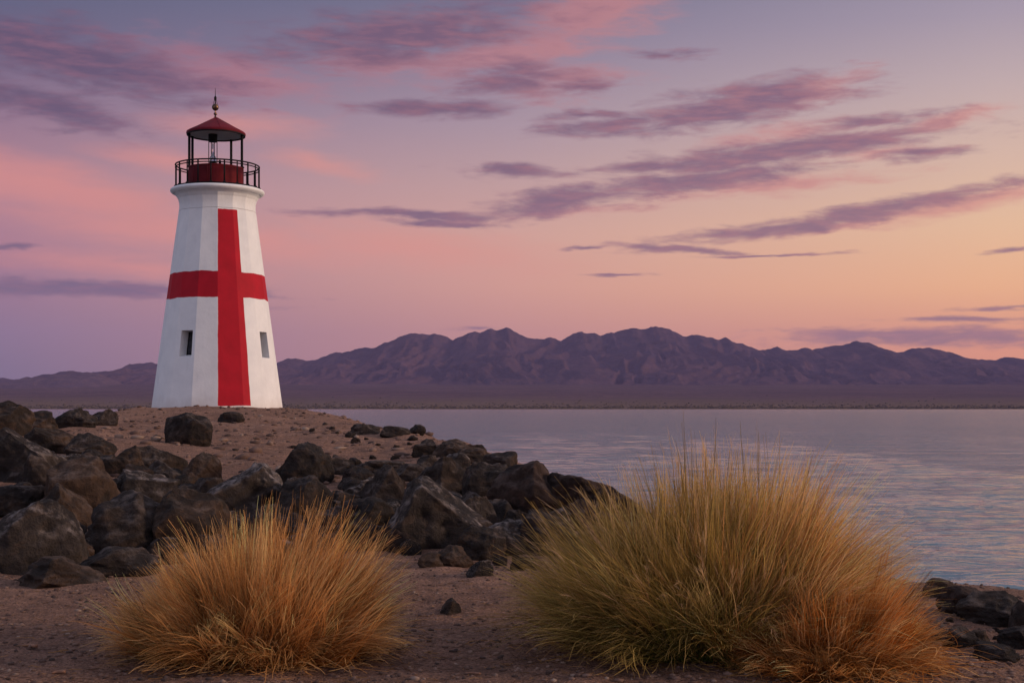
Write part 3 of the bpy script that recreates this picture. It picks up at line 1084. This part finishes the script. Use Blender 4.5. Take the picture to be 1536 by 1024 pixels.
BOULDERS = [
    # px, top, bottom, width, material, label, peak, cuts
    (6, 600, 652, 86, 'b', 'brown boulder cut by the left frame edge, highest against the far shore', -.3, 7),
    (54, 615, 646, 62, 'b', 'low brown boulder just right of the highest left-edge boulder', -.1, 7),
    (113, 611, 640, 62, 'd', 'rounded dark boulder standing out against the strip of water left of lighthouse', .25, 6),
    (157, 613, 638, 38, 'd', 'small dark boulder between the water strip and the sandy mound', .3, 6),
    (283, 618, 668, 68, 'd', 'dark hump alone on bare mound soil under the left lighthouse window', .1, 7),
    (347, 617, 634, 38, 'd', 'small flat stone nearest the foot of the lighthouse', 0, 6),
    (40, 640, 728, 130, 'g', 'broad grey brown boulder sloping down from the left frame edge', -.45, 8),
    (80, 640, 680, 84, 'b', 'long brown slab leaning behind the broad grey left-edge boulder', -.3, 7),
    (136, 648, 686, 74, 'd', 'dark flat-topped boulder behind the large brown-patched boulder', -.1, 7),
    (60, 680, 738, 48, 'd', 'narrow black boulder wedged left of the large brown-patched boulder', 0, 8),
    (128, 679, 780, 122, 'b', 'large rounded boulder with a flat top and brown right face', -.1, 7),
    (186, 667, 716, 56, 'b', 'brown rounded boulder touching the right shoulder of the brown-patched boulder', .0, 7),
    (234, 667, 716, 96, 'd', 'wide dark boulder left of the brown block on the mound edge', -.2, 8),
    (302, 677, 728, 64, 'b', 'brown block-shaped boulder by itself at the edge of bare soil', .1, 8),
    (243, 690, 730, 60, 'd', 'low dark boulder behind the white-flecked one', -.1, 7),
    (220, 703, 758, 94, 'g', 'boulder flecked with white lichen on its right half', -.1, 8),
    (282, 707, 738, 46, 'b', 'small brown boulder tucked under the brown block', .1, 7),
    (366, 693, 784, 132, 'g', 'large pale grey boulder with lichened top behind the smaller grass tussock', .55, 8),
    (22, 726, 778, 92, 'd', 'flat dark boulder behind the big ridged boulder at left', .1, 7),
    (92, 723, 800, 92, 'b', 'triangular brown boulder right behind the big ridged boulder', -.2, 6),
    (60, 747, 862, 146, 'g', 'big ridged boulder with a pale right edge, front left', -.05, 9),
    (196, 735, 832, 150, 'd', 'big dark grey boulder left of the smaller grass tussock', .15, 9),
    (284, 727, 832, 118, 'b', 'brown boulder half hidden behind the left edge of the smaller tussock', .1, 8),
    (96, 833, 882, 128, 'b', 'low brown boulder lying in front of the others on the sand', -.3, 8),
    (178, 818, 868, 120, 'd', 'low black boulder behind the front brown one', .1, 8),
    (458, 662, 728, 84, 'd', 'dark humped boulder on mound edge above the smaller grass tussock', .05, 7),
    (452, 712, 782, 92, 'd', 'round dark boulder below the humped one at the mound edge', .15, 7),
    (508, 685, 712, 52, 'd', 'small dark boulder in shade right of the humped one', 0, 7),
    (570, 689, 716, 92, 'd', 'low dark slab lying along the foot of the bare slope', 0, 8),
    (573, 695, 768, 66, 'd', 'upright pointed boulder with a lighter right face', .35, 7),
    (535, 744, 806, 120, 'd', 'long dark boulder rising from behind the tips of the smaller tussock', -.2, 8),
    (655, 713, 826, 150, 'g', 'largest wedge-shaped boulder in the gap between both tussocks', -.38, 8),
    (548, 635, 652, 46, 'd', 'flat dark boulder on the skyline, left one of the pair above the water', 0, 6),
    (593, 638, 656, 44, 'd', 'rounded dark boulder on the skyline, right one of the pair above the water', .1, 6),
    (640, 657, 684, 42, 'd', 'blocky boulder where the bare slope meets the rocky shore', -.1, 7),
    (680, 658, 692, 60, 'b', 'brownish boulder next to the blocky one on the shore skyline', -.2, 7),
    (712, 670, 696, 56, 'b', 'low sloping boulder left of the round skyline boulder', -.3, 7),
    (751, 676, 702, 50, 'd', 'round-topped boulder sitting on the skyline against the water', -.05, 6),
    (666, 683, 748, 102, 'd', 'large black boulder above the wedge-shaped one', .0, 8),
    (730, 692, 752, 76, 'd', 'dark boulder between the large black one and the reddish mass', 0, 8),
    (795, 690, 778, 128, 'r', 'large reddish black boulder sloping down to the water', -.1, 9),
    (868, 708, 776, 116, 'r', 'rough reddish dark boulder at the waterline behind the larger tussock', -.4, 9),
    (925, 728, 782, 90, 'r', 'last dark boulder at the waterline, tip showing above the larger tussock', -.4, 9),
    (716, 741, 796, 62, 'g', 'grey boulder tucked behind the right slope of the wedge-shaped one', -.3, 7),
    (752, 748, 790, 46, 'd', 'small dark boulder in the hollow under the reddish mass', 0, 7),
    (764, 778, 834, 84, 'g', 'rough grey boulder at the left edge of the larger tussock', -.25, 8),
    (722, 786, 842, 74, 'd', 'black low boulder at right foot of the wedge-shaped one', 0, 8),
    (825, 764, 834, 96, 'd', 'dark boulder showing through the left fringe of the larger tussock', 0, 8),
    (679, 817, 850, 60, 'b', 'smooth brown stone on the sand below the wedge-shaped boulder', -.2, 6),
    (646, 828, 850, 38, 'b', 'small brown stone left of the smooth stone on the sand', .1, 7),
    (412, 756, 820, 110, 'd', 'dark boulder mostly behind the tips of the smaller tussock', 0, 8),
    (1498, 886, 942, 118, 'd', 'broad dark boulder at the water edge on the right', -.2, 9),
    (1446, 878, 924, 78, 'r', 'low reddish dark boulder left of the broad one at the right water edge', -.1, 9),
    (1540, 900, 952, 50, 'd', 'dark boulder at the right frame edge, beside the broad one', -.3, 8),
    (1494, 964, 993, 66, 'd', 'black pointed stone lying on gravel near the right frame edge', .05, 7),
    (1440, 938, 972, 50, 'd', 'dark stone between the larger tussock and the black pointed stone', -.1, 7),
    (1412, 866, 896, 54, 'b', 'brown rough boulder between the larger tussock and the broad one at the water edge', -.2, 8),
    (1528, 938, 976, 60, 'd', 'dark boulder cut by the right frame edge, below the broad one', .1, 8),
    (1400, 930, 962, 46, 'd', 'dark stone half covered by the right fringe of the rust-coloured tussock', 0, 8),
    (1466, 944, 964, 34, 'b', 'small brown stone just below the broad boulder on the right', .1, 8),
    (676, 896, 923, 30, 'd', 'small dark stone alone on the sand between both tussocks', .3, 7),
]
FACETS = {20: [(.75, -.35, .55, .62), (-.6, -.3, .75, .72), (-.1, -1, .1, .72)], 31: [(.72, -.25, .68, .52), (-.8, -.3, .5, .7), (.25, -.95, -.12, .68)],
          17: [(-.55, -.3, .85, .55), (.9, -.3, .1, .8)], 10: [(0, -.1, 1, .72), (.7, -.7, .1, .8)], 29: [(.9, -.3, .45, .6), (-.75, -.5, .5, .6)],
          19: [(.7, -.3, .7, .45), (-.7, -.3, .7, .5)], 21: [(-.5, -.2, .8, .62), (.75, -.4, .5, .72)], 6: [(.6, -.2, .8, .5)]}
for i, (px, top, bot, wd, mt, lab, pk, cu) in enumerate(BOULDERS):
    boulder(px, top, bot, wd, mt, lab, pk, cu, seed=100 + i * 17, facets=FACETS.get(i))

# smaller stones that fill the gaps of the heap
rng = random.Random(9)
proto = []
for k in range(6):
    v, f = rock_shape(900 + k * 31, 8, 0, False)
    me_o = mesh_obj('stone', v, f, ROCKM['dbgrdb'[k]])
    proto.append(me_o)
UB = np.array([(-20, 650), (60, 655), (130, 672), (200, 698), (300, 730), (340, 734), (400, 722), (480, 728), (540, 716), (620, 704), (700, 700), (800, 734), (920, 770)], float)
LB = np.array([(-20, 846), (160, 858), (260, 850), (560, 832), (640, 842), (760, 842), (870, 826), (920, 800)], float)
placed = [(b[0], b[2], b[3]) for b in BOULDERS]
tries = added = 0
while added < 84 and tries < 4000:
    tries += 1
    px = rng.uniform(-15, 915)
    lo, hi = np.interp(px, UB[:, 0], UB[:, 1]), np.interp(px, LB[:, 0], LB[:, 1])
    py = lo + (hi - lo) * rng.random()
    w = rng.uniform(26, 50) + 26 * (py - lo) / (hi - lo)
    if any(abs(px - a) < (w + c) * .22 and abs(py - b) < (w + c) * .11 for a, b, c in placed):
        continue
    placed.append((px, py, w))
    added += 1
    boulder(px, py - w * rng.uniform(.5, .8), py, w, rng.choice('ddddbgr'), 'medium dark boulder packed between the larger boulders of the heap',
            rng.uniform(-.35, .35), 8, seed=3000 + added, group='medium boulders packed into the heap', rz=rng.uniform(-.5, .5))
spots = []
heap = [(b[0], b[2]) for b in BOULDERS[6:51]]
while len(spots) < 118:
    bx, by = rng.choice(heap)
    px, py = bx + rng.uniform(-75, 75), by + rng.uniform(-12, 14)
    if len(spots) >= 78:                                 # strays on the slope of the mound and by the right shore
        px, py = (rng.uniform(440, 700), rng.uniform(642, 705)) if len(spots) < 104 else (rng.uniform(1400, 1536), rng.uniform(905, 1010))
        h = hit(px, py)
        if h is not None and h[2] > WATER_Z + .1:
            spots.append((h, rng.uniform(3, 8) * h[1] / FPX))
        continue
    if px < -10 or px > 930 or py > 868 or (py < 690 and 300 < px < 620):
        continue
    h = hit(px, py)
    if h is not None and h[2] > WATER_Z:
        spots.append((h, rng.uniform(10, 26) * h[1] / FPX))
for i, (h, r) in enumerate(spots):
    if i < len(proto):
        o = proto[i]
    else:
        o = proto[i % len(proto)].copy()
        COL.objects.link(o)
    o.location = (h[0], h[1], h[2] + r * .25)
    o.scale = (r, r * rng.uniform(.7, 1.1), r * rng.uniform(.55, .85))
    o.rotation_euler = (rng.uniform(-.3, .3), rng.uniform(-.3, .3), rng.uniform(0, 6.28))
    if i < 78:
        tag(o, 'small dark stone wedged among the boulders of the heap', 'stone', 'small stones wedged among the boulders')
    elif i < 104:
        tag(o, 'little stone lying loose on the right slope of the lighthouse mound', 'stone', 'loose stones on the slope of the mound')
    else:
        tag(o, 'little stone on the gravel beside the boulders at the right shore', 'stone', 'loose stones on the right shore gravel')


def build_gravel():
    rng = np.random.default_rng(11)
    v0, f0 = ico_sphere(1)
    n = 16000
    y = 6.6 + 9.5 * rng.random(n) ** 1.3
    x = rng.uniform(-.42, .44, n) * y
    y2 = rng.uniform(15, 58, 3500)
    x2 = rng.uniform(-.36, .03, 3500) * y2
    r = np.concatenate([(.0035 + .018 * rng.random(n) ** 3.5), .014 + .085 * rng.random(3500) ** 4.5])
    x, y = np.concatenate([x, x2]), np.concatenate([y, y2])
    z = land(x, y)
    ok = z > WATER_Z
    x, y, z, r = x[ok], y[ok], z[ok], r[ok]
    m = len(x)
    jit = rng.uniform(.65, 1.25, (m, len(v0), 1))
    sc = np.stack([r * rng.uniform(.8, 1.8, m), r * rng.uniform(.8, 1.5, m), r * rng.uniform(.5, .9, m)], 1)
    V = v0[None] * jit * sc[:, None, :] + np.stack([x, y, z + r * .15], 1)[:, None, :]
    F = f0[None] + (np.arange(m) * len(v0))[:, None, None]
    mt, T = new_mat('mixed_gravel')
    g = T.n('ShaderNodeNewGeometry')
    ri = g.outputs['Random Per Island']
    c = T.ramp(ri, [(0, (.045, .03, .026)), (.45, (.11, .065, .05)), (.8, (.17, .105, .08)), (.93, (.19, .125, .095)), (1, (.25, .18, .14))])
    finish(T, c, .9, spec=.2)
    o = mesh_obj('gravel', V.reshape(-1, 3), F.reshape(-1, 3), mt, smooth=True)
    tag(o, 'loose gravel strewn over the soil', 'gravel', kind='stuff')


build_gravel()


def build_litter():
    rng = np.random.default_rng(19)
    n = 2600
    cx = np.where(rng.random(n) < .4, -1.45, 1.45)
    x = cx + rng.normal(0, 1.15, n)
    y = 8.1 + np.abs(rng.normal(0, 1.1, n)) * np.where(rng.random(n) < .45, -1, 1.6)
    a = rng.uniform(0, 2 * np.pi, n)
    segs = 5
    aa = a[:, None] + np.cumsum(rng.normal(0, .25, (n, segs)), 1)
    st = (rng.uniform(.03, .16, n) / segs)[:, None]
    px_, py_ = x[:, None] + np.cumsum(np.cos(aa) * st, 1), y[:, None] + np.cumsum(np.sin(aa) * st, 1)
    pz = land(px_, py_) + .004 + .010 * rng.random((n, segs))
    P = np.stack([px_, py_, pz], 2)
    side = np.stack([-np.sin(a) * .5, np.cos(a) * .5, rng.uniform(.4, 1, n)], 1)
    side /= np.linalg.norm(side, axis=1, keepdims=True)
    W = rng.uniform(.0009, .0026, (n, 1)) * np.ones((1, segs))
    k = rng.random((n, 1))
    tint = np.where(k < .55, np.array([[.34, .19, .085]]), np.array([[.12, .065, .04]])) * rng.uniform(.6, 1.3, (n, 1))
    V, F, C = ribbons(P, W, side, np.repeat(tint[:, None, :], segs, 1))
    o = mesh_obj('grass_litter', V, F, M_BLADE, smooth=False)
    with_tint(o, C)
    tag(o, 'broken straw scattered on the soil round the tussocks', 'litter', kind='stuff')

# ------------------------------------------------------------------ grass tussocks


def blade_material(name):
    m, T = new_mat(name)
    at = T.n('ShaderNodeAttribute', attribute_type='GEOMETRY', attribute_name='tint')
    d = T.n('ShaderNodeBsdfDiffuse')
    T.l(at.outputs['Color'], d.inputs[0])
    tr = T.n('ShaderNodeBsdfTranslucent')
    T.l(at.outputs['Color'], tr.inputs[0])
    mx = T.n('ShaderNodeMixShader')
    mx.inputs[0].default_value = .42
    T.l(d.outputs[0], mx.inputs[1])
    T.l(tr.outputs[0], mx.inputs[2])
    o = T.n('ShaderNodeOutputMaterial')
    T.l(mx.outputs[0], o.inputs[0])
    return m


M_BLADE = blade_material('dry_grass_blades')


def ribbons(P, W, side, tint):
    """P n,k,3 centre lines; W n,k half widths; side n,3; tint n,k,3"""
    n, k, _ = P.shape
    off = side[:, None, :] * W[..., None]
    V = np.stack([P - off, P + off], 2).reshape(n, k * 2, 3)
    q = np.arange(k - 1) * 2
    f = np.stack([q, q + 1, q + 3, q + 2], 1)
    F = (f[None] + (np.arange(n) * k * 2)[:, None, None]).reshape(-1, 4)
    C = np.repeat(tint[:, :, None, :], 2, 2).reshape(-1, 3)
    return V.reshape(-1, 3), F, C


def with_tint(o, C):
    a = o.data.color_attributes.new('tint', 'FLOAT_COLOR', 'POINT')
    a.data.foreach_set('color', np.concatenate([C, np.ones((len(C), 1))], 1).astype(np.float32).ravel())


def spray(rng, ntuft, per, rx, ry, height, palette, lean, spread=1.0, width=.0026, droop=.5, base=.52, segs=10, low=0.0, flat=1.0, bright=1.0, plumes=0.0, head_tint=np.array([.86, .54, .29])):
    """blades in feathery tufts; the outer tufts lean out, the inner ones stand up"""
    n = ntuft * per
    u = np.sqrt(rng.random(ntuft))
    th = rng.uniform(0, 2 * np.pi, ntuft)
    foot = np.stack([u * np.cos(th) * rx * base, u * np.sin(th) * ry * base], 1) + rng.normal(0, .03, (ntuft, 2))
    tilt = np.clip(u ** 1.3 * 1.22 * spread + rng.normal(0, .17, ntuft), 0.0, 1.42)
    tilt = np.where(rng.random(ntuft) < low, rng.uniform(1.0, 1.45, ntuft), tilt)
    az = th + rng.normal(0, .38, ntuft)
    az = np.arctan2(np.sin(az) * flat, np.cos(az))
    rad = np.where(np.abs(np.cos(az)) > .5, rx, (rx + ry) / 2)
    reach = 1 / np.sqrt((np.cos(tilt) / height) ** 2 + (np.sin(tilt) / (rad * (1 - base * .62 * u))) ** 2)
    lobes = 1 + .16 * vnoise(np.cos(az) * 2.2 + 7, np.sin(az) * 2.2, tilt * 2.5, seed=int(rng.integers(999)))
    L = reach * lobes * np.clip(rng.normal(.95, .15, ntuft), .5, 1.22)
    tw = rng.random(ntuft)
    T = np.repeat(np.arange(ntuft), per)
    f = foot[T] + rng.normal(0, .030, (n, 2))
    tl = tilt[T] + rng.normal(0, .09, n)
    a = az[T] + rng.normal(0, .10, n) / np.maximum(np.sin(np.maximum(tl, .2)), .3)
    ln = L[T] * np.clip(1.02 - np.abs(rng.normal(0, .24, n)), .25, 1.05)
    s = np.linspace(0, 1, segs)[None, :]
    tdroop = rng.uniform(.3, 1.5, ntuft)[T]
    dr = droop * (.2 + np.sin(np.clip(tl, 0, 1.5))) * tdroop * rng.uniform(.7, 1.3, n)
    ang = (tl * .70)[:, None] + (tl * .36 + dr * .55)[:, None] * s ** 1.7 + rng.normal(0, .06, (n, 1)) * s
    twav = np.cumsum(rng.normal(0, .11, (ntuft, segs)), 1)[T]
    swirl = rng.normal(0, .2, (n, 1)) * s ** 2 + np.cumsum(rng.normal(0, .075, (n, segs)), 1) + twav
    ang = ang + np.cumsum(rng.normal(0, .034, (n, segs)), 1) + np.cumsum(rng.normal(0, .062, (ntuft, segs)), 1)[T]
    ang = np.clip(ang, -.6, 1.9)
    step = (ln / (segs - 1))[:, None]
    dx, dy, dz = np.sin(ang) * np.cos(a[:, None] + swirl), np.sin(ang) * np.sin(a[:, None] + swirl), np.cos(ang)
    P = np.stack([np.cumsum(dx * step, 1) - dx[:, :1] * step, np.cumsum(dy * step, 1) - dy[:, :1] * step, np.cumsum(dz * step, 1) - dz[:, :1] * step], 2)
    P[..., 0] += f[:, :1] + lean[0] * (s ** 2) * ln[:, None]
    P[..., 1] += f[:, 1:2] + lean[1] * (s ** 2) * ln[:, None]
    # the blades of a tuft run together into a plume
    cen = P.reshape(ntuft, per, segs, 3).mean(1)[T]
    pull = rng.uniform(.35, .95, ntuft)[T][:, None, None] * rng.uniform(.5, 1, (n, 1, 1))
    P = P + (cen - P) * (s ** 1.5)[..., None] * pull * np.array([1, 1, .35])
    P[..., 2] = np.maximum(P[..., 2], .012 + .05 * rng.random((n, 1)) * s)
    W = width * rng.uniform(.6, 1.5, (n, 1)) * (1.05 - .80 * s ** 2)
    psi = rng.uniform(0, 2 * np.pi, n)
    side = np.stack([np.cos(psi), np.sin(psi), rng.normal(0, .25, n)], 1)
    side /= np.linalg.norm(side, axis=1, keepdims=True)
    rootc, tipc = palette(P[:, segs // 2], tw[T], rng.random(n), rng)
    mixs = (s ** 1.25)[..., None]
    tint = rootc[:, None, :] * (1 - mixs) + tipc[:, None, :] * mixs
    tint = tint * np.clip(rng.lognormal(-.02, .42, ntuft), .38, 1.8)[T][:, None, None] * bright
    # feathery seed heads at the ends of the upright tufts
    heads = np.arange(ntuft)[(tilt < 1.05) & (rng.random(ntuft) < plumes)] * per
    m = 16
    if len(heads):
        B = P[heads]
        k = len(heads)
        q = rng.uniform(.62, .97, (k, m)) * (segs - 1)
        i0 = np.floor(q).astype(int)
        fr = (q - i0)[..., None]
        r = np.arange(k)[:, None]
        start = B[r, i0] * (1 - fr) + B[r, np.minimum(i0 + 1, segs - 1)] * fr
        tan = B[:, -1] - B[:, -4]
        tan = tan / np.linalg.norm(tan, axis=1, keepdims=True)
        d = tan[:, None, :] + rng.normal(0, .17, (k, m, 3))
        d /= np.linalg.norm(d, axis=2, keepdims=True)
        ln2 = rng.uniform(.05, .15, (k, m, 1)) * np.clip(height, .6, 1.2)
        ss = np.linspace(0, 1, segs)
        sag = np.array([0, 0, -1.0]) * .16
        HP = start[:, :, None, :] + d[:, :, None, :] * ln2[:, :, None, :] * ss[None, None, :, None] + sag * (ln2[:, :, None, :] * (ss ** 2)[None, None, :, None])
        HP = HP.reshape(-1, segs, 3)
        HW = width * .55 * rng.uniform(.6, 1.4, (k * m, 1)) * (1 - .7 * ss[None])
        ps = rng.uniform(0, 2 * np.pi, k * m)
        HS = np.stack([np.cos(ps), np.sin(ps), rng.normal(0, .3, k * m)], 1)
        HS /= np.linalg.norm(HS, axis=1, keepdims=True)
        HC = np.repeat(head_tint[None, None, :] * rng.uniform(.7, 1.15, (k * m, 1, 1)), segs, 1)
        P, W, side, tint = np.concatenate([P, HP]), np.concatenate([W, HW]), np.concatenate([side, HS]), np.concatenate([tint, HC])
    return P, W, side, np.clip(tint, 0, .88)


def thatch(rng, count, rx, ry, palette):
    """bent and broken dead blades matted round the foot"""
    segs = 8
    th, u = rng.uniform(0, 2 * np.pi, count), np.sqrt(rng.random(count))
    P0 = np.stack([u * np.cos(th) * rx, u * np.sin(th) * ry, rng.uniform(.02, .16, count) * (1.1 - u)], 1)
    a = th + rng.normal(0, 1.1, count)
    a = a[:, None] + np.cumsum(rng.normal(0, .28, (count, segs)), 1)
    e = rng.uniform(-.1, 1.0, (count, 1)) - np.linspace(0, 1, segs)[None] * rng.uniform(.4, 2.0, (count, 1)) + np.cumsum(rng.normal(0, .12, (count, segs)), 1)
    st = (rng.uniform(.12, .48, count) / segs)[:, None]
    d = np.stack([np.cos(e) * np.cos(a), np.cos(e) * np.sin(a), np.sin(e)], 2) * st[..., None]
    P = P0[:, None, :] + np.cumsum(d, 1)
    P[..., 2] = np.maximum(P[..., 2], .006 + .02 * rng.random((count, 1)))
    W = .0019 * rng.uniform(.6, 1.5, (count, 1)) * np.linspace(1, .5, segs)[None]
    psi = rng.uniform(0, 2 * np.pi, count)
    side = np.stack([np.cos(psi) * .6, np.sin(psi) * .6, rng.uniform(.3, 1, count)], 1)
    side /= np.linalg.norm(side, axis=1, keepdims=True)
    _, tip = palette(P[:, 0], rng.random(count), rng.random(count), rng)
    return P, W, side, np.repeat(tip[:, None, :], segs, 1)


STRAW, TAN, RUST, GREEN, OLIVE, UMBER = (np.array(c) for c in ((.80, .48, .205), (.64, .32, .11), (.46, .175, .042), (.085, .112, .018), (.24, .195, .038), (.20, .070, .014)))


def pal_left(mid, tw, rb, rng):
    n = len(rb)
    k = rng.random((n, 1))
    tip = np.where(tw[:, None] < .55, TAN, STRAW) * (.7 + .5 * k)
    root = np.where(rng.random((n, 1)) < .45, RUST, UMBER) * (.7 + .5 * k)
    g = (tw > .80)[:, None] * (rng.random((n, 1)) < .6)
    root = np.where(g, OLIVE * .9, root)
    return root, tip


def pal_right(mid, tw, rb, rng):
    n = len(rb)
    k = rng.random((n, 1))
    green = sstep(-mid[:, 0] + .15 * rng.normal(size=n), -.55, .12)[:, None]
    isg = rng.random((n, 1)) < (.20 + .74 * green)
    tip = np.where(tw[:, None] < .5, TAN, STRAW) * (.75 + .45 * k)
    tip = np.where(isg, OLIVE * (.9 + .5 * k) * .50 + tip * .50, tip)
    root = np.where(isg, GREEN * (.8 + .5 * k), np.where(rng.random((n, 1)) < .5, UMBER, TAN * .7))
    return root, tip


def pal_rust(mid, tw, rb, rng):
    n = len(rb)
    k = rng.random((n, 1))
    tip = np.where(tw[:, None] < .50, RUST * 1.15, np.where(tw[:, None] < .8, TAN, STRAW)) * (.7 + .5 * k)
    root = np.where(rng.random((n, 1)) < .6, RUST * .8, UMBER) * (.8 + .3 * k)
    return root, tip


def tussock(name, label, px, py, layers, stalks, seed, mat_):
    g = hit(px, py)
    root = empty(name, tuple(g))
    tag(root, label, 'grass tussock', 'grass tussocks in the foreground')
    rng = np.random.default_rng(seed)
    Vs, Fs, Cs, nb = [], [], [], 0
    for kw in layers:
        off = np.array(kw.pop('at', (0, 0, 0)), float)
        P, W, side, tint = spray(rng, **kw)
        # follow the lie of the land
        P = P + off
        gz = land(P[:, 0, 0] + g[0], P[:, 0, 1] + g[1]) - g[2]
        P[..., 2] += gz[:, None]
        V, F, C = ribbons(P, W, side, tint)
        Vs.append(V)
        Fs.append(F + nb)
        Cs.append(C)
        nb += len(V)
    o = mesh_obj('blades', np.concatenate(Vs), np.concatenate(Fs), M_BLADE, root, smooth=False)
    with_tint(o, np.concatenate(Cs))
    n0, rxt, ryt, palt = mat_
    P, W, side, tint = thatch(rng, n0, rxt, ryt, palt)
    P[..., 2] += (land(P[:, 0, 0] + g[0], P[:, 0, 1] + g[1]) - g[2])[:, None]
    V, F, C = ribbons(P, W, side, tint)
    with_tint(mesh_obj('thatch', V, F, M_BLADE, root, smooth=False), C)
    for (x0, y0, x1, z1, bend) in stalks:
        b = MB()
        pts, x = [], x0
        for t in np.linspace(0, 1, 12):
            pts.append((x0 + (x1 - x0) * t ** 1.5 + rng.normal(0, .006), y0 - .15 * t + rng.normal(0, .006), .03 + z1 * (t - bend * t ** 3) + rng.normal(0, .006)))
        b.tube(pts, [.0040 * (1 - .65 * t) for t in np.linspace(0, 1, 12)], 6)
        s = b.build('dry_stalk', M_BLADE, root)
        with_tint(s, np.tile(STRAW * rng.uniform(.8, 1.05), (len(s.data.vertices), 1)))
    return root


tussock('grass_tussock', 'golden dry grass tussock, the smaller one at left', 400, 984, [
    dict(ntuft=430, per=24, rx=.88, ry=.66, height=.86, bright=1.08, plumes=.45, head_tint=np.array([.80, .42, .16]), palette=pal_left, lean=(.04, 0), droop=.40),
    dict(ntuft=160, per=24, rx=.64, ry=.56, height=.58, palette=pal_left, lean=(-.06, 0), droop=.5, at=(-.38, -.05, 0)),
    dict(ntuft=130, per=22, rx=.98, ry=.75, height=.42, palette=pal_left, lean=(.0, 0), droop=.45, spread=1.15, at=(0.0, -.10, 0), low=.5, flat=.45),
], [(.05, -.38, -.10, .52, .2), (.16, -.40, .36, .40, .3), (-.1, -.4, -.28, .46, .2), (.3, -.35, .66, .34, .45), (-.35, -.4, -.74, .30, .5)], 3, (1500, .66, .55, pal_left))

tussock('grass_tussock', 'green and straw grass tussock, the largest one, in front of the water', 1078, 974, [
    dict(ntuft=720, per=25, rx=1.26, ry=.80, height=1.14, bright=1.10, plumes=.75, palette=pal_right, lean=(.02, 0), droop=.36),
    dict(ntuft=170, per=24, rx=.70, ry=.55, height=1.19, bright=1.15, plumes=.9, palette=pal_right, lean=(.02, 0), droop=.25, at=(.12, .1, 0), spread=.6),
    dict(ntuft=250, per=24, bright=.95, plumes=.5, rx=1.14, ry=.66, height=.84, palette=pal_right, lean=(-.12, 0), droop=.5, at=(-.27, .0, 0)),
    dict(ntuft=190, per=22, rx=1.2, ry=.8, height=.5, palette=pal_right, lean=(.0, 0), droop=.45, spread=1.15, at=(-.05, -.15, 0), low=.5, flat=.45),
], [(-.1, -.45, -.34, .60, .2), (.12, -.45, .0, .56, .1), (-.02, -.48, -.14, .38, .1), (.2, -.46, .38, .36, .3), (-.4, -.4, -.88, .44, .4)], 7, (2200, .95, .62, pal_right))

tussock('grass_tussock', 'rust-coloured dry tussock crowding the right foot of the largest one', 1262, 998, [
    dict(ntuft=230, per=26, rx=.58, ry=.50, height=.56, palette=pal_rust, lean=(.10, 0), droop=.6),
    dict(ntuft=160, per=22, rx=.66, ry=.55, height=.34, palette=pal_rust, lean=(.05, 0), droop=.6, spread=1.2, low=.5, at=(-.12, -.08, 0), flat=.5),
], [(-.15, -.35, -.26, .50, .1)], 13, (1300, .55, .45, pal_rust))


build_litter()


# ------------------------------------------------------------------ twigs and chips on the sand
def twig(px, py, length, rad, rz, label, name='twig'):
    h = hit(px, py)
    m, T = new_mat('weathered_wood')
    tc = T.n('ShaderNodeTexCoord')
    n = T.noise(T.vm('MULTIPLY', tc.outputs['Object'], (1, 8, 8)), 12, 4)
    finish(T, T.mix(n, (.16, .075, .045), (.30, .16, .10)), .85, n, .004)
    b = MB()
    L = length * h[1] / FPX
    r = rad * h[1] / FPX
    pts = [(L * (t - .5), .12 * L * math.sin(t * 5), r * .6 + .1 * L * t) for t in np.linspace(0, 1, 8)]
    b.tube(pts, [r * (.5 + .6 * t - .25 * t * t) for t in np.linspace(0, 1, 8)], 9)
    o = b.build(name, m)
    o.location = h
    o.rotation_euler = (0, 0, rz)
    tag(o, label, 'twig' if name == 'twig' else 'wood chip', 'bits of dead wood on the sand')


twig(46, 972, 34, 3.2, -.5, 'curved brown twig lying on sand near the left frame edge')
twig(88, 1011, 20, 3.4, .25, 'short pale wood chip at bottom left on the sand', 'wood_chip')
twig(743, 962, 20, 1.6, -.2, 'thin dark twig on the sand left of the largest tussock')
twig(710, 1012, 30, 2.4, -.6, 'brown twig at bottom of the gap between the tussocks')

# ------------------------------------------------------------------ evening haze
b = MB()
b.box(-9100, 9100, -9100, 9100, -6, 520)
mh, T = new_mat('evening_haze')
pv = T.n('ShaderNodeVolumePrincipled')
pv.inputs['Color'].default_value = (.50, .46, .92, 1)
pv.inputs['Density'].default_value = 3.9e-5
pv.inputs['Anisotropy'].default_value = 0.0
oo = T.n('ShaderNodeOutputMaterial')
T.l(pv.outputs[0], oo.inputs['Volume'])
hz = b.build('haze', mh, smooth=False)
tag(hz, 'thin mauve evening haze', 'haze', kind='stuff')
